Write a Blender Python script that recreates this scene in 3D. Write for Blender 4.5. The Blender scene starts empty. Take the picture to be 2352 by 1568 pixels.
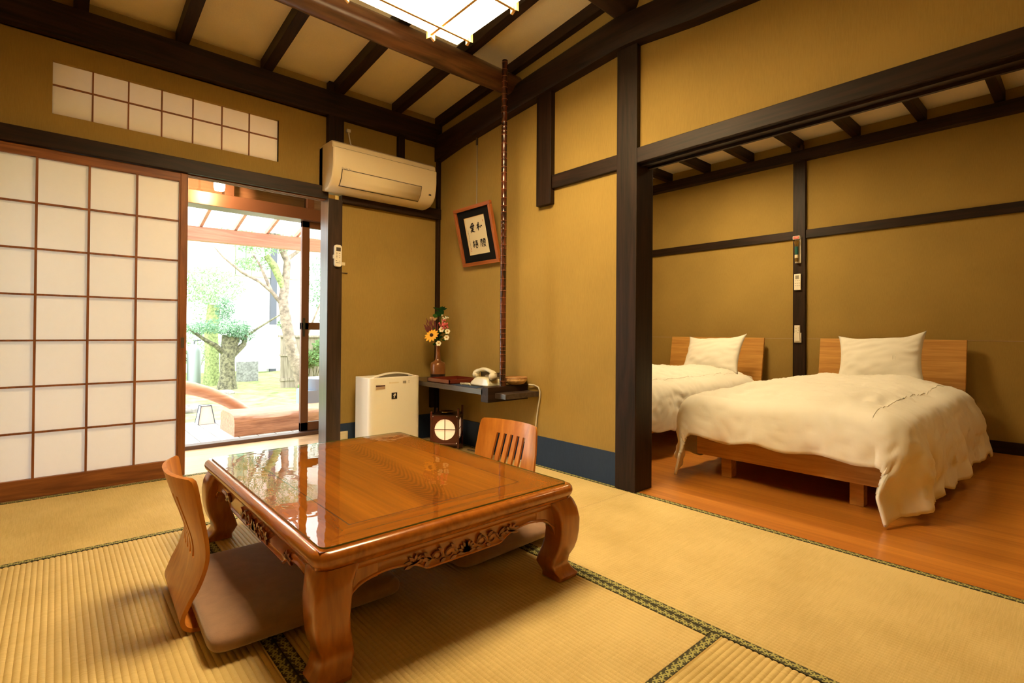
import bpy, math, random
from mathutils import Vector, Matrix, noise
random.seed(7)
PI = math.pi
sc = bpy.context.scene
COL = sc.collection

# ------------------------------------------------------------------ materials
def new_mat(name):
    m = bpy.data.materials.new(name); m.use_nodes = True
    nt = m.node_tree
    b = nt.nodes['Principled BSDF']
    return m, nt, b

def sset(b, **kw):
    for k, v in kw.items():
        k = k.replace('_', ' ')
        if k in b.inputs:
            i = b.inputs[k]
            i.default_value = (*v, 1) if isinstance(v, tuple) and len(v) == 3 and i.type == 'RGBA' else v

def plain(name, col, rough=.5, metal=0, spec=.5, coat=0, coatr=.05, bump=0, bscale=60, var=0, vscale=6, emit=None, es=0, sheen=0):
    m, nt, b = new_mat(name)
    sset(b, Base_Color=col, Roughness=rough, Metallic=metal, Coat_Weight=coat, Coat_Roughness=coatr, Sheen_Weight=sheen)
    b.inputs['Specular IOR Level'].default_value = spec
    if emit:
        b.inputs['Emission Color'].default_value = (*emit, 1); b.inputs['Emission Strength'].default_value = es
    N = nt.nodes; Lk = nt.links
    if bump or var:
        tc = N.new('ShaderNodeTexCoord')
    if bump:
        t = N.new('ShaderNodeTexNoise'); t.inputs['Scale'].default_value = bscale; t.inputs['Detail'].default_value = 4
        Lk.new(tc.outputs['Object'], t.inputs['Vector'])
        bp = N.new('ShaderNodeBump'); bp.inputs['Strength'].default_value = 1; bp.inputs['Distance'].default_value = bump
        Lk.new(t.outputs['Fac'], bp.inputs['Height']); Lk.new(bp.outputs[0], b.inputs['Normal'])
    if var:
        t = N.new('ShaderNodeTexNoise'); t.inputs['Scale'].default_value = vscale; t.inputs['Detail'].default_value = 5
        Lk.new(tc.outputs['Object'], t.inputs['Vector'])
        r = N.new('ShaderNodeValToRGB')
        r.color_ramp.elements[0].position = .3; r.color_ramp.elements[1].position = .7
        r.color_ramp.elements[0].color = (*[max(0, c * (1 - var)) for c in col], 1)
        r.color_ramp.elements[1].color = (*[min(1, c * (1 + var)) for c in col], 1)
        Lk.new(t.outputs['Fac'], r.inputs['Fac']); Lk.new(r.outputs[0], b.inputs['Base Color'])
    return m

def wood(name, c0, c1, axis='y', stretch=14, scale=14, rough=.45, coat=0, coatr=.08, bump=.0004, distort=2.5, spec=.4, mid=.5):
    """long grain along the given axis"""
    m, nt, b = new_mat(name)
    N = nt.nodes; Lk = nt.links
    sset(b, Roughness=rough, Coat_Weight=coat, Coat_Roughness=coatr)
    b.inputs['Specular IOR Level'].default_value = spec
    tc = N.new('ShaderNodeTexCoord'); mp = N.new('ShaderNodeMapping')
    s = [scale] * 3; s['xyz'.index(axis)] = scale / stretch
    mp.inputs['Scale'].default_value = s
    Lk.new(tc.outputs['Object'], mp.inputs['Vector'])
    t = N.new('ShaderNodeTexNoise'); t.inputs['Scale'].default_value = 1; t.inputs['Detail'].default_value = 6; t.inputs['Distortion'].default_value = distort
    Lk.new(mp.outputs[0], t.inputs['Vector'])
    t2 = N.new('ShaderNodeTexNoise'); t2.inputs['Scale'].default_value = 7; t2.inputs['Detail'].default_value = 3
    Lk.new(mp.outputs[0], t2.inputs['Vector'])
    ad = N.new('ShaderNodeMath'); ad.operation = 'MULTIPLY_ADD'; ad.inputs[1].default_value = .35
    Lk.new(t2.outputs['Fac'], ad.inputs[0]); Lk.new(t.outputs['Fac'], ad.inputs[2])
    r = N.new('ShaderNodeValToRGB')
    r.color_ramp.elements[0].position = mid - .02; r.color_ramp.elements[1].position = mid + .35
    r.color_ramp.elements[0].color = (*c0, 1); r.color_ramp.elements[1].color = (*c1, 1)
    Lk.new(ad.outputs[0], r.inputs['Fac']); Lk.new(r.outputs[0], b.inputs['Base Color'])
    bp = N.new('ShaderNodeBump'); bp.inputs['Distance'].default_value = bump
    Lk.new(ad.outputs[0], bp.inputs['Height']); Lk.new(bp.outputs[0], b.inputs['Normal'])
    return m

def emit_mat(name, col, strength, tex=False):
    m, nt, b = new_mat(name)
    sset(b, Base_Color=(.8, .8, .8), Roughness=.7)
    b.inputs['Emission Color'].default_value = (*col, 1); b.inputs['Emission Strength'].default_value = strength
    return m

def paper_mat(name, col, trans=.5, bump=.0002):
    m, nt, b = new_mat(name)
    N = nt.nodes; Lk = nt.links
    d = N.new('ShaderNodeBsdfDiffuse'); t = N.new('ShaderNodeBsdfTranslucent'); mx = N.new('ShaderNodeMixShader')
    tc = N.new('ShaderNodeTexCoord'); n = N.new('ShaderNodeTexNoise'); n.inputs['Scale'].default_value = 35; n.inputs['Detail'].default_value = 8
    Lk.new(tc.outputs['Object'], n.inputs['Vector'])
    r = N.new('ShaderNodeValToRGB'); r.color_ramp.elements[0].position = .25; r.color_ramp.elements[1].position = .75
    r.color_ramp.elements[0].color = (*[c * .985 for c in col], 1); r.color_ramp.elements[1].color = (*col, 1)
    Lk.new(n.outputs['Fac'], r.inputs['Fac'])
    Lk.new(r.outputs[0], d.inputs[0]); Lk.new(r.outputs[0], t.inputs[0])
    mx.inputs[0].default_value = trans
    Lk.new(d.outputs[0], mx.inputs[1]); Lk.new(t.outputs[0], mx.inputs[2])
    out = [x for x in N if x.type == 'OUTPUT_MATERIAL'][0]
    Lk.new(mx.outputs[0], out.inputs[0]); N.remove(b)
    return m

def glass_mat(name, tint=(1, 1, 1), ior=1.5, rough=0.0, wav=0):
    m, nt, b = new_mat(name)
    N = nt.nodes; Lk = nt.links
    g = N.new('ShaderNodeBsdfGlossy'); g.inputs['Roughness'].default_value = rough
    t = N.new('ShaderNodeBsdfTransparent'); t.inputs[0].default_value = (*tint, 1)
    f = N.new('ShaderNodeFresnel'); f.inputs[0].default_value = ior
    mx = N.new('ShaderNodeMixShader')
    if wav:
        tc = N.new('ShaderNodeTexCoord'); n = N.new('ShaderNodeTexNoise'); n.inputs['Scale'].default_value = 22; n.inputs['Detail'].default_value = 1
        Lk.new(tc.outputs['Object'], n.inputs['Vector'])
        bp = N.new('ShaderNodeBump'); bp.inputs['Distance'].default_value = wav
        Lk.new(n.outputs['Fac'], bp.inputs['Height']); Lk.new(bp.outputs[0], g.inputs['Normal'])
    Lk.new(f.outputs[0], mx.inputs[0]); Lk.new(t.outputs[0], mx.inputs[1]); Lk.new(g.outputs[0], mx.inputs[2])
    out = [x for x in N if x.type == 'OUTPUT_MATERIAL'][0]
    Lk.new(mx.outputs[0], out.inputs[0]); N.remove(b)
    return m

def leaf_mat(name, c0, c1, trans=.35):
    m, nt, b = new_mat(name)
    N = nt.nodes; Lk = nt.links
    d = N.new('ShaderNodeBsdfDiffuse'); t = N.new('ShaderNodeBsdfTranslucent'); mx = N.new('ShaderNodeMixShader')
    tc = N.new('ShaderNodeTexCoord'); n = N.new('ShaderNodeTexNoise'); n.inputs['Scale'].default_value = 14; n.inputs['Detail'].default_value = 3
    Lk.new(tc.outputs['Object'], n.inputs['Vector'])
    r = N.new('ShaderNodeValToRGB'); r.color_ramp.elements[0].position = .35; r.color_ramp.elements[1].position = .65
    r.color_ramp.elements[0].color = (*c0, 1); r.color_ramp.elements[1].color = (*c1, 1)
    Lk.new(n.outputs['Fac'], r.inputs['Fac'])
    Lk.new(r.outputs[0], d.inputs[0]); Lk.new(r.outputs[0], t.inputs[0]); mx.inputs[0].default_value = trans
    Lk.new(d.outputs[0], mx.inputs[1]); Lk.new(t.outputs[0], mx.inputs[2])
    out = [x for x in N if x.type == 'OUTPUT_MATERIAL'][0]
    Lk.new(mx.outputs[0], out.inputs[0]); N.remove(b)
    return m

def plaster_mat(name, col, weave=True):
    m, nt, b = new_mat(name)
    N = nt.nodes; Lk = nt.links
    sset(b, Roughness=.9); b.inputs['Specular IOR Level'].default_value = .15
    tc = N.new('ShaderNodeTexCoord')
    big = N.new('ShaderNodeTexNoise'); big.inputs['Scale'].default_value = 2.2; big.inputs['Detail'].default_value = 4
    mp = N.new('ShaderNodeMapping'); mp.inputs['Scale'].default_value = (260, 260, 26)
    fine = N.new('ShaderNodeTexNoise'); fine.inputs['Scale'].default_value = 1; fine.inputs['Detail'].default_value = 2
    Lk.new(tc.outputs['Object'], big.inputs['Vector']); Lk.new(tc.outputs['Object'], mp.inputs['Vector']); Lk.new(mp.outputs[0], fine.inputs['Vector'])
    ad = N.new('ShaderNodeMath'); ad.operation = 'MULTIPLY_ADD'; ad.inputs[1].default_value = .6
    Lk.new(fine.outputs['Fac'], ad.inputs[0]); Lk.new(big.outputs['Fac'], ad.inputs[2])
    r = N.new('ShaderNodeValToRGB'); r.color_ramp.elements[0].position = .55; r.color_ramp.elements[1].position = 1.05
    r.color_ramp.elements[0].color = (*[c * .90 for c in col], 1); r.color_ramp.elements[1].color = (*[min(1, c * 1.08) for c in col], 1)
    Lk.new(ad.outputs[0], r.inputs['Fac']); Lk.new(r.outputs[0], b.inputs['Base Color'])
    bp = N.new('ShaderNodeBump'); bp.inputs['Distance'].default_value = .0004; bp.inputs['Strength'].default_value = .6
    Lk.new(fine.outputs['Fac'], bp.inputs['Height']); Lk.new(bp.outputs[0], b.inputs['Normal'])
    return m

def border_mat():
    """dark olive brocade with rows of pale five-petal flowers, laid out by UV in metres"""
    m, nt, b = new_mat('brocade')
    N = nt.nodes; Lk = nt.links
    sset(b, Roughness=.8); b.inputs['Specular IOR Level'].default_value = .2
    uv = N.new('ShaderNodeUVMap'); sp = N.new('ShaderNodeSeparateXYZ'); Lk.new(uv.outputs[0], sp.inputs[0])
    def M(op, a, bb=None, c=None):
        n = N.new('ShaderNodeMath'); n.operation = op
        for i, v in enumerate((a, bb, c)):
            if v is None: continue
            if isinstance(v, (int, float)): n.inputs[i].default_value = v
            else: Lk.new(v, n.inputs[i])
        return n.outputs[0]
    P = .0285
    def flower(off, vc, R):
        q = M('DIVIDE', M('ADD', sp.outputs[0], off), P)
        fr = M('MULTIPLY', M('SUBTRACT', M('FRACT', q), .5), P)
        dv = M('SUBTRACT', sp.outputs[1], vc)
        r = M('SQRT', M('ADD', M('MULTIPLY', fr, fr), M('MULTIPLY', dv, dv)))
        th = M('ARCTAN2', dv, fr)
        lim = M('MULTIPLY_ADD', M('COSINE', M('MULTIPLY', th, 5.0)), R * .34, R * .72)
        return M('LESS_THAN', r, lim)
    f = M('MAXIMUM', M('MAXIMUM', flower(0, .0185, .0105), flower(.0142, .0125, .0095)), flower(.0075, .004, .0035))
    mx = N.new('ShaderNodeMixRGB'); mx.inputs[1].default_value = (.052, .05, .028, 1); mx.inputs[2].default_value = (.36, .35, .13, 1)
    Lk.new(f, mx.inputs[0]); Lk.new(mx.outputs[0], b.inputs['Base Color'])
    return m

def tatami_mat(name, c0, c1, axis):
    """rush: fine streaks across the ribs"""
    m, nt, b = new_mat(name)
    N = nt.nodes; Lk = nt.links
    sset(b, Roughness=.62); b.inputs['Specular IOR Level'].default_value = .25
    tc = N.new('ShaderNodeTexCoord')
    mp = N.new('ShaderNodeMapping'); mp.inputs['Scale'].default_value = (14, 420, 14) if axis == 'y' else (420, 14, 14)
    fine = N.new('ShaderNodeTexNoise'); fine.inputs['Scale'].default_value = 1; fine.inputs['Detail'].default_value = 2
    big = N.new('ShaderNodeTexNoise'); big.inputs['Scale'].default_value = 3.5; big.inputs['Detail'].default_value = 5
    Lk.new(tc.outputs['Object'], mp.inputs['Vector']); Lk.new(mp.outputs[0], fine.inputs['Vector']); Lk.new(tc.outputs['Object'], big.inputs['Vector'])
    ad = N.new('ShaderNodeMath'); ad.operation = 'MULTIPLY_ADD'; ad.inputs[1].default_value = .7
    Lk.new(fine.outputs['Fac'], ad.inputs[0]); Lk.new(big.outputs['Fac'], ad.inputs[2])
    r = N.new('ShaderNodeValToRGB'); r.color_ramp.elements[0].position = .6; r.color_ramp.elements[1].position = 1.1
    r.color_ramp.elements[0].color = (*c0, 1); r.color_ramp.elements[1].color = (*c1, 1)
    Lk.new(ad.outputs[0], r.inputs['Fac']); Lk.new(r.outputs[0], b.inputs['Base Color'])
    bp = N.new('ShaderNodeBump'); bp.inputs['Distance'].default_value = .0003
    Lk.new(fine.outputs['Fac'], bp.inputs['Height']); Lk.new(bp.outputs[0], b.inputs['Normal'])
    return m

def floor_wood_mat(name, c0, c1, axis='x', plank=.075, rough=.28):
    m, nt, b = new_mat(name)
    N = nt.nodes; Lk = nt.links
    sset(b, Roughness=rough, Coat_Weight=.3, Coat_Roughness=.2)
    tc = N.new('ShaderNodeTexCoord'); sp = N.new('ShaderNodeSeparateXYZ'); Lk.new(tc.outputs['Object'], sp.inputs[0])
    across = sp.outputs['Y' if axis == 'x' else 'X']
    q = N.new('ShaderNodeMath'); q.operation = 'DIVIDE'; q.inputs[1].default_value = plank; Lk.new(across, q.inputs[0])
    fl = N.new('ShaderNodeMath'); fl.operation = 'FLOOR'; Lk.new(q.outputs[0], fl.inputs[0])
    wn = N.new('ShaderNodeTexWhiteNoise'); wn.noise_dimensions = '1D'; Lk.new(fl.outputs[0], wn.inputs['W'])
    mp = N.new('ShaderNodeMapping'); mp.inputs['Scale'].default_value = (2, 60, 2) if axis == 'x' else (60, 2, 2)
    Lk.new(tc.outputs['Object'], mp.inputs['Vector'])
    t = N.new('ShaderNodeTexNoise'); t.inputs['Scale'].default_value = 1; t.inputs['Detail'].default_value = 5; t.inputs['Distortion'].default_value = .6
    Lk.new(mp.outputs[0], t.inputs['Vector'])
    ad = N.new('ShaderNodeMath'); ad.operation = 'MULTIPLY_ADD'; ad.inputs[1].default_value = .35
    Lk.new(wn.outputs['Value'], ad.inputs[0]); Lk.new(t.outputs['Fac'], ad.inputs[2])
    r = N.new('ShaderNodeValToRGB'); r.color_ramp.elements[0].position = .35; r.color_ramp.elements[1].position = .95
    r.color_ramp.elements[0].color = (*c0, 1); r.color_ramp.elements[1].color = (*c1, 1)
    Lk.new(ad.outputs[0], r.inputs['Fac']); Lk.new(r.outputs[0], b.inputs['Base Color'])
    return m

def tabletop_mat(name, c0, c1):
    """cathedral figure: nested long ellipses of growth rings, centred on the panel, grain along y"""
    m, nt, b = new_mat(name)
    N = nt.nodes; Lk = nt.links
    sset(b, Roughness=.28, Coat_Weight=.6, Coat_Roughness=.06)
    tc = N.new('ShaderNodeTexCoord')
    nz = N.new('ShaderNodeTexNoise'); nz.inputs['Scale'].default_value = 2.2; nz.inputs['Detail'].default_value = 3
    mp0 = N.new('ShaderNodeMapping'); mp0.inputs['Scale'].default_value = (1.6, .7, 1)
    Lk.new(tc.outputs['Object'], mp0.inputs['Vector']); Lk.new(mp0.outputs[0], nz.inputs['Vector'])
    sp = N.new('ShaderNodeSeparateXYZ'); Lk.new(tc.outputs['Object'], sp.inputs[0])
    def M(op, a, bb=None, c=None):
        n = N.new('ShaderNodeMath'); n.operation = op
        for i, v in enumerate((a, bb, c)):
            if v is None: continue
            if isinstance(v, (int, float)): n.inputs[i].default_value = v
            else: Lk.new(v, n.inputs[i])
        return n.outputs[0]
    # parabola family: y-tip moves with ring number; x distance from a slightly leaning centre line
    xc = M('SUBTRACT', sp.outputs[0], M('MULTIPLY_ADD', sp.outputs[1], .10, .045))
    ax = M('SQRT', M('MULTIPLY_ADD', xc, xc, .0005))
    h = M('ADD', M('MULTIPLY', ax, 9.0), M('MULTIPLY', M('ADD', sp.outputs[1], .9), -3.3))
    h = M('ADD', h, M('MULTIPLY', nz.outputs['Fac'], .55))
    w = M('MULTIPLY_ADD', M('SINE', M('MULTIPLY', h, 58.0)), .5, .5)
    w = M('POWER', w, 1.6)
    # the figure is narrow: fades into straight grain away from the centre line
    fade = N.new('ShaderNodeMapRange'); fade.inputs['From Min'].default_value = .025; fade.inputs['From Max'].default_value = .085
    fade.inputs['To Min'].default_value = 1; fade.inputs['To Max'].default_value = .0
    Lk.new(M('ABSOLUTE', xc), fade.inputs['Value'])
    mp = N.new('ShaderNodeMapping'); mp.inputs['Scale'].default_value = (70, 2.0, 40)
    Lk.new(tc.outputs['Object'], mp.inputs['Vector'])
    t = N.new('ShaderNodeTexNoise'); t.inputs['Scale'].default_value = 1; t.inputs['Detail'].default_value = 6; t.inputs['Distortion'].default_value = .5
    Lk.new(mp.outputs[0], t.inputs['Vector'])
    mp2 = N.new('ShaderNodeMapping'); mp2.inputs['Scale'].default_value = (9, .8, 9)
    Lk.new(tc.outputs['Object'], mp2.inputs['Vector'])
    t2 = N.new('ShaderNodeTexNoise'); t2.inputs['Scale'].default_value = 1; t2.inputs['Detail'].default_value = 3
    Lk.new(mp2.outputs[0], t2.inputs['Vector'])
    s = M('ADD', M('MULTIPLY', t.outputs['Fac'], .55), M('MULTIPLY', t2.outputs['Fac'], .6))
    s = M('SUBTRACT', s, M('MULTIPLY', M('MULTIPLY', w, fade.outputs[0]), .30))
    r = N.new('ShaderNodeValToRGB'); r.color_ramp.elements[0].position = .34; r.color_ramp.elements[1].position = .74
    r.color_ramp.elements[0].color = (*c0, 1); r.color_ramp.elements[1].color = (*c1, 1)
    Lk.new(s, r.inputs['Fac']); Lk.new(r.outputs[0], b.inputs['Base Color'])
    return m

def bamboo_mat():
    m, nt, b = new_mat('smoked_bamboo')
    N = nt.nodes; Lk = nt.links
    sset(b, Roughness=.22, Coat_Weight=.3, Coat_Roughness=.15)
    tc = N.new('ShaderNodeTexCoord'); mp = N.new('ShaderNodeMapping'); mp.inputs['Scale'].default_value = (40, 40, 12)
    Lk.new(tc.outputs['Object'], mp.inputs['Vector'])
    t = N.new('ShaderNodeTexNoise'); t.inputs['Scale'].default_value = 1; t.inputs['Detail'].default_value = 5
    Lk.new(mp.outputs[0], t.inputs['Vector'])
    r = N.new('ShaderNodeValToRGB'); r.color_ramp.elements[0].position = .4; r.color_ramp.elements[1].position = .7
    r.color_ramp.elements[0].color = (.018, .006, .004, 1); r.color_ramp.elements[1].color = (.13, .03, .012, 1)
    Lk.new(t.outputs['Fac'], r.inputs['Fac']); Lk.new(r.outputs[0], b.inputs['Base Color'])
    return m

LAMP = (1.0, .74, .38)
M = {}
M['plaster'] = plaster_mat('ochre_plaster', (.335, .226, .064))
M['ceil'] = plaster_mat('cream_ceiling', (.80, .70, .48))
M['darkwood'] = wood('dark_stained_wood', (.009, .005, .0032), (.030, .014, .0085), 'z', rough=.5, spec=.22)
M['darkwood_x'] = wood('dark_stained_wood_x', (.009, .005, .0032), (.032, .015, .009), 'x', rough=.5, spec=.22)
M['darkwood_y'] = wood('dark_stained_wood_y', (.009, .005, .0032), (.030, .014, .0085), 'y', rough=.5, spec=.22)
M['log'] = wood('polished_log', (.05, .02, .010), (.17, .07, .028), 'x', stretch=10, scale=9, rough=.33, coat=.4, coatr=.2)
M['logdark'] = wood('dark_log', (.02, .011, .008), (.05, .027, .018), 'x', stretch=10, scale=9, rough=.5)
M['blue'] = plaster_mat('indigo_paper', (.030, .050, .100))
M['tat_y'] = tatami_mat('rush_lengthwise', (.50, .375, .145), (.62, .48, .215), 'y')
M['tat_x'] = tatami_mat('rush_crosswise', (.50, .375, .145), (.62, .48, .215), 'x')
M['tat_core'] = plain('straw_core', (.45, .34, .16), .9)
M['brocade'] = border_mat()
M['bedfloor'] = floor_wood_mat('bedroom_boards', (.42, .145, .022), (.62, .25, .042), 'y')
M['engawafloor'] = floor_wood_mat('veranda_boards', (.50, .30, .15), (.70, .46, .26), 'x', .12, .3)
M['shojiwood'] = wood('reddish_cedar', (.16, .05, .016), (.31, .115, .035), 'x', rough=.5)
M['shojiwood_z'] = wood('reddish_cedar_z', (.16, .05, .016), (.31, .115, .035), 'z', rough=.5)
M['paper'] = paper_mat('shoji_paper', (.86, .83, .80), .44)
M['table'] = wood('table_wood', (.25, .066, .005), (.39, .120, .009), 'y', stretch=12, scale=12, rough=.25, coat=.7, coatr=.07, bump=.0001, spec=.5)
M['table_x'] = wood('table_wood_x', (.25, .066, .005), (.39, .120, .009), 'x', stretch=12, scale=12, rough=.25, coat=.7, coatr=.07, bump=.0001, spec=.5)
M['table_z'] = wood('table_wood_z', (.24, .062, .005), (.39, .118, .010), 'z', stretch=12, scale=12, rough=.28, coat=.7, coatr=.08, bump=.0001, spec=.5)
M['carve'] = plain('carved_recess', (.20, .055, .012), .35, coat=.5, var=.3, vscale=40)
M['tabletop'] = tabletop_mat('figured_panel', (.13, .029, .002), (.45, .150, .010))
M['groove'] = plain('groove', (.05, .018, .006), .5)
M['glass'] = glass_mat('glass_sheet', (.985, 1, .985), 1.68, .0, .00022)
M['glassedge'] = plain('glass_edge', (.10, .15, .04), .15, coat=.5)
M['chairwood'] = wood('bent_plywood', (.44, .145, .018), (.64, .26, .042), 'z', stretch=10, scale=9, rough=.35, coat=.18, coatr=.15, bump=.0001)
M['cushion'] = plain('brown_cushion', (.25, .140, .085), .95, bump=.0006, bscale=500, var=.12, vscale=30, sheen=.4)
M['linen'] = plain('white_linen', (.80, .78, .73), .85, bump=.0005, bscale=28, sheen=.2)
M['bedwood'] = wood('oak_bed', (.42, .195, .042), (.62, .335, .085), 'y', stretch=16, scale=14, rough=.5)
M['mattress'] = plain('mattress', (.7, .62, .5), .9)
M['white'] = plain('white_plastic', (.80, .76, .66), .35)
M['offwhite'] = plain('aged_plastic', (.72, .62, .42), .4)
M['cream'] = plain('ac_plastic', (.78, .66, .44), .35)
M['greyplastic'] = plain('grey_plastic', (.28, .25, .2), .5)
M['black'] = plain('black_plastic', (.015, .014, .013), .4)
M['slot'] = plain('dark_slot', (.06, .045, .03), .6)
M['brown_label'] = plain('brown_label', (.07, .02, .012), .6)
M['tan_label'] = plain('tan_label', (.42, .30, .20), .6)
M['red'] = plain('red_plastic', (.55, .03, .02), .4)
M['teal'] = plain('teal_plastic', (.012, .09, .09), .35)
M['chrome'] = plain('chrome', (.6, .5, .35), .18, metal=1)
M['bamboo'] = bamboo_mat()
M['bamboo_node'] = plain('bamboo_node', (.34, .12, .05), .55, spec=.2)
M['shelf'] = wood('shelf_wood', (.03, .02, .018), (.07, .05, .045), 'y', rough=.35, coat=.3, coatr=.2)
M['tray'] = plain('oxblood_lacquer', (.14, .022, .010), .22, coat=.7)
M['copper'] = plain('copper_glaze', (.27, .105, .035), .28, metal=.35, coat=.5, var=.35, vscale=9)
M['copper_dark'] = plain('dark_glaze', (.03, .012, .008), .3, coat=.5)
M['phone'] = plain('phone_plastic', (.60, .56, .42), .22, coat=.5)
M['basket'] = plain('wood_bowl', (.66, .43, .19), .45, bump=.0015, bscale=160, var=.25, vscale=40)
M['basketrim'] = plain('bowl_rim', (.38, .19, .07), .4)
M['lantern'] = plain('lantern_lacquer', (.085, .012, .008), .35, coat=.4)
M['lanternpaper'] = emit_mat('lantern_paper', (1.0, .60, .30), .85)
M['lampshade'] = emit_mat('lamp_diffuser', LAMP, 50)
M['lampside'] = emit_mat('lamp_side', LAMP, 3.0)
M['bedlamp'] = emit_mat('bedroom_diffuser', LAMP, 66)
M['fill_lamp'] = emit_mat('fill_lamp_emitter', LAMP, 20)
M['lamptop'] = emit_mat('lamp_top', LAMP, 1.3)
M['palewood'] = plain('pale_lamp_wood', (.62, .36, .13), .5)
M['frame'] = wood('frame_wood', (.24, .065, .018), (.40, .12, .03), 'y', rough=.35, coat=.3)
M['frame_z'] = wood('frame_wood_z', (.24, .065, .018), (.40, .12, .03), 'z', rough=.35, coat=.3)
M['mount'] = plain('black_mount', (.010, .010, .011), .95, spec=.08)
M['artpaper'] = plain('art_paper', (.70, .63, .44), .8)
M['gold'] = plain('gold_line', (.55, .33, .08), .4)
M['ink'] = plain('ink', (.008, .007, .006), .7)
M['seal'] = plain('seal_red', (.5, .12, .05), .7)
M['cable'] = plain('beige_cable', (.55, .50, .40), .5)
M['darkcable'] = plain('black_cable', (.02, .018, .016), .5)
M['leafdark'] = leaf_mat('dark_leaf', (.010, .032, .012), (.02, .07, .02), .1)
M['leafmid'] = leaf_mat('mid_leaf', (.02, .075, .015), (.05, .14, .03), .2)
M['yellowpetal'] = plain('yellow_petal', (.80, .42, .02), .6)
M['browncore'] = plain('brown_core', (.05, .015, .008), .8)
M['whitepetal'] = plain('white_petal', (.78, .74, .55), .6)
M['pinkpetal'] = plain('pink_petal', (.65, .12, .12), .6)
M['redleaf'] = plain('russet_plume', (.17, .035, .035), .8)
M['peach'] = plain('peach_petal', (.6, .36, .16), .7)
M['alu'] = plain('bronze_aluminium', (.14, .062, .036), .35, metal=.3)
M['paintpost'] = wood('veranda_post', (.014, .008, .006), (.05, .026, .018), 'z', rough=.32, spec=.5)
M['deck'] = wood('grey_deck', (.42, .40, .37), (.62, .60, .56), 'y', rough=.8)
M['timber'] = wood('timber', (.25, .10, .05), (.5, .24, .13), 'x', stretch=10, scale=20, rough=.5, bump=.003)
M['archlog'] = wood('arch_log', (.34, .14, .07), (.52, .26, .14), 'x', stretch=8, scale=9, rough=.45)
M['pergola'] = wood('pergola_wood', (.36, .15, .09), (.5, .24, .15), 'x', rough=.6)
M['polycarb'] = paper_mat('roof_sheet', (.9, .92, .92), .85)
M['moss'] = plain('moss', (.20, .26, .07), .95, bump=.02, bscale=22, var=.6, vscale=7)
M['bark'] = plain('mossy_bark', (.13, .12, .07), .95, bump=.02, bscale=35, var=.7, vscale=24)
M['bark2'] = plain('grey_bark', (.20, .155, .115), .95, bump=.01, bscale=30, var=.5, vscale=16)
M['mossbark'] = plain('green_moss_bark', (.20, .24, .09), .95, bump=.01, bscale=60, var=.5, vscale=30)
M['leafA'] = leaf_mat('garden_leaf_a', (.08, .18, .06), (.24, .38, .16))
M['leafB'] = leaf_mat('garden_leaf_b', (.16, .27, .12), (.36, .47, .28))
M['leafC'] = leaf_mat('garden_leaf_c', (.07, .16, .08), (.28, .42, .28))
M['fence'] = wood('weathered_fence', (.17, .14, .10), (.32, .27, .2), 'z', rough=.9)
M['render'] = plain('white_render', (.78, .78, .75), .9)
M['darkpost'] = plain('dark_post', (.06, .065, .08), .6)
M['winframe'] = plain('pale_green_frame', (.36, .40, .24), .6)
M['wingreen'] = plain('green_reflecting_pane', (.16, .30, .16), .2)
M['cyl'] = plain('grey_cylinder', (.30, .34, .34), .4)
M['lanternwhite'] = plain('white_lantern', (.8, .8, .78), .7)
M['tub'] = plain('blue_grey_tub', (.18, .22, .30), .3)
M['stone'] = plain('stone', (.22, .2, .18), .95, bump=.02, bscale=14, var=.5, vscale=10)
M['blockgrey'] = plain('grey_lattice', (.25, .25, .24), .9, var=.4, vscale=30)
M['bulb'] = emit_mat('veranda_bulb', (1, .62, .28), 330)
M['sill'] = plain('sill_bronze', (.09, .05, .04), .4)

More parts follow.
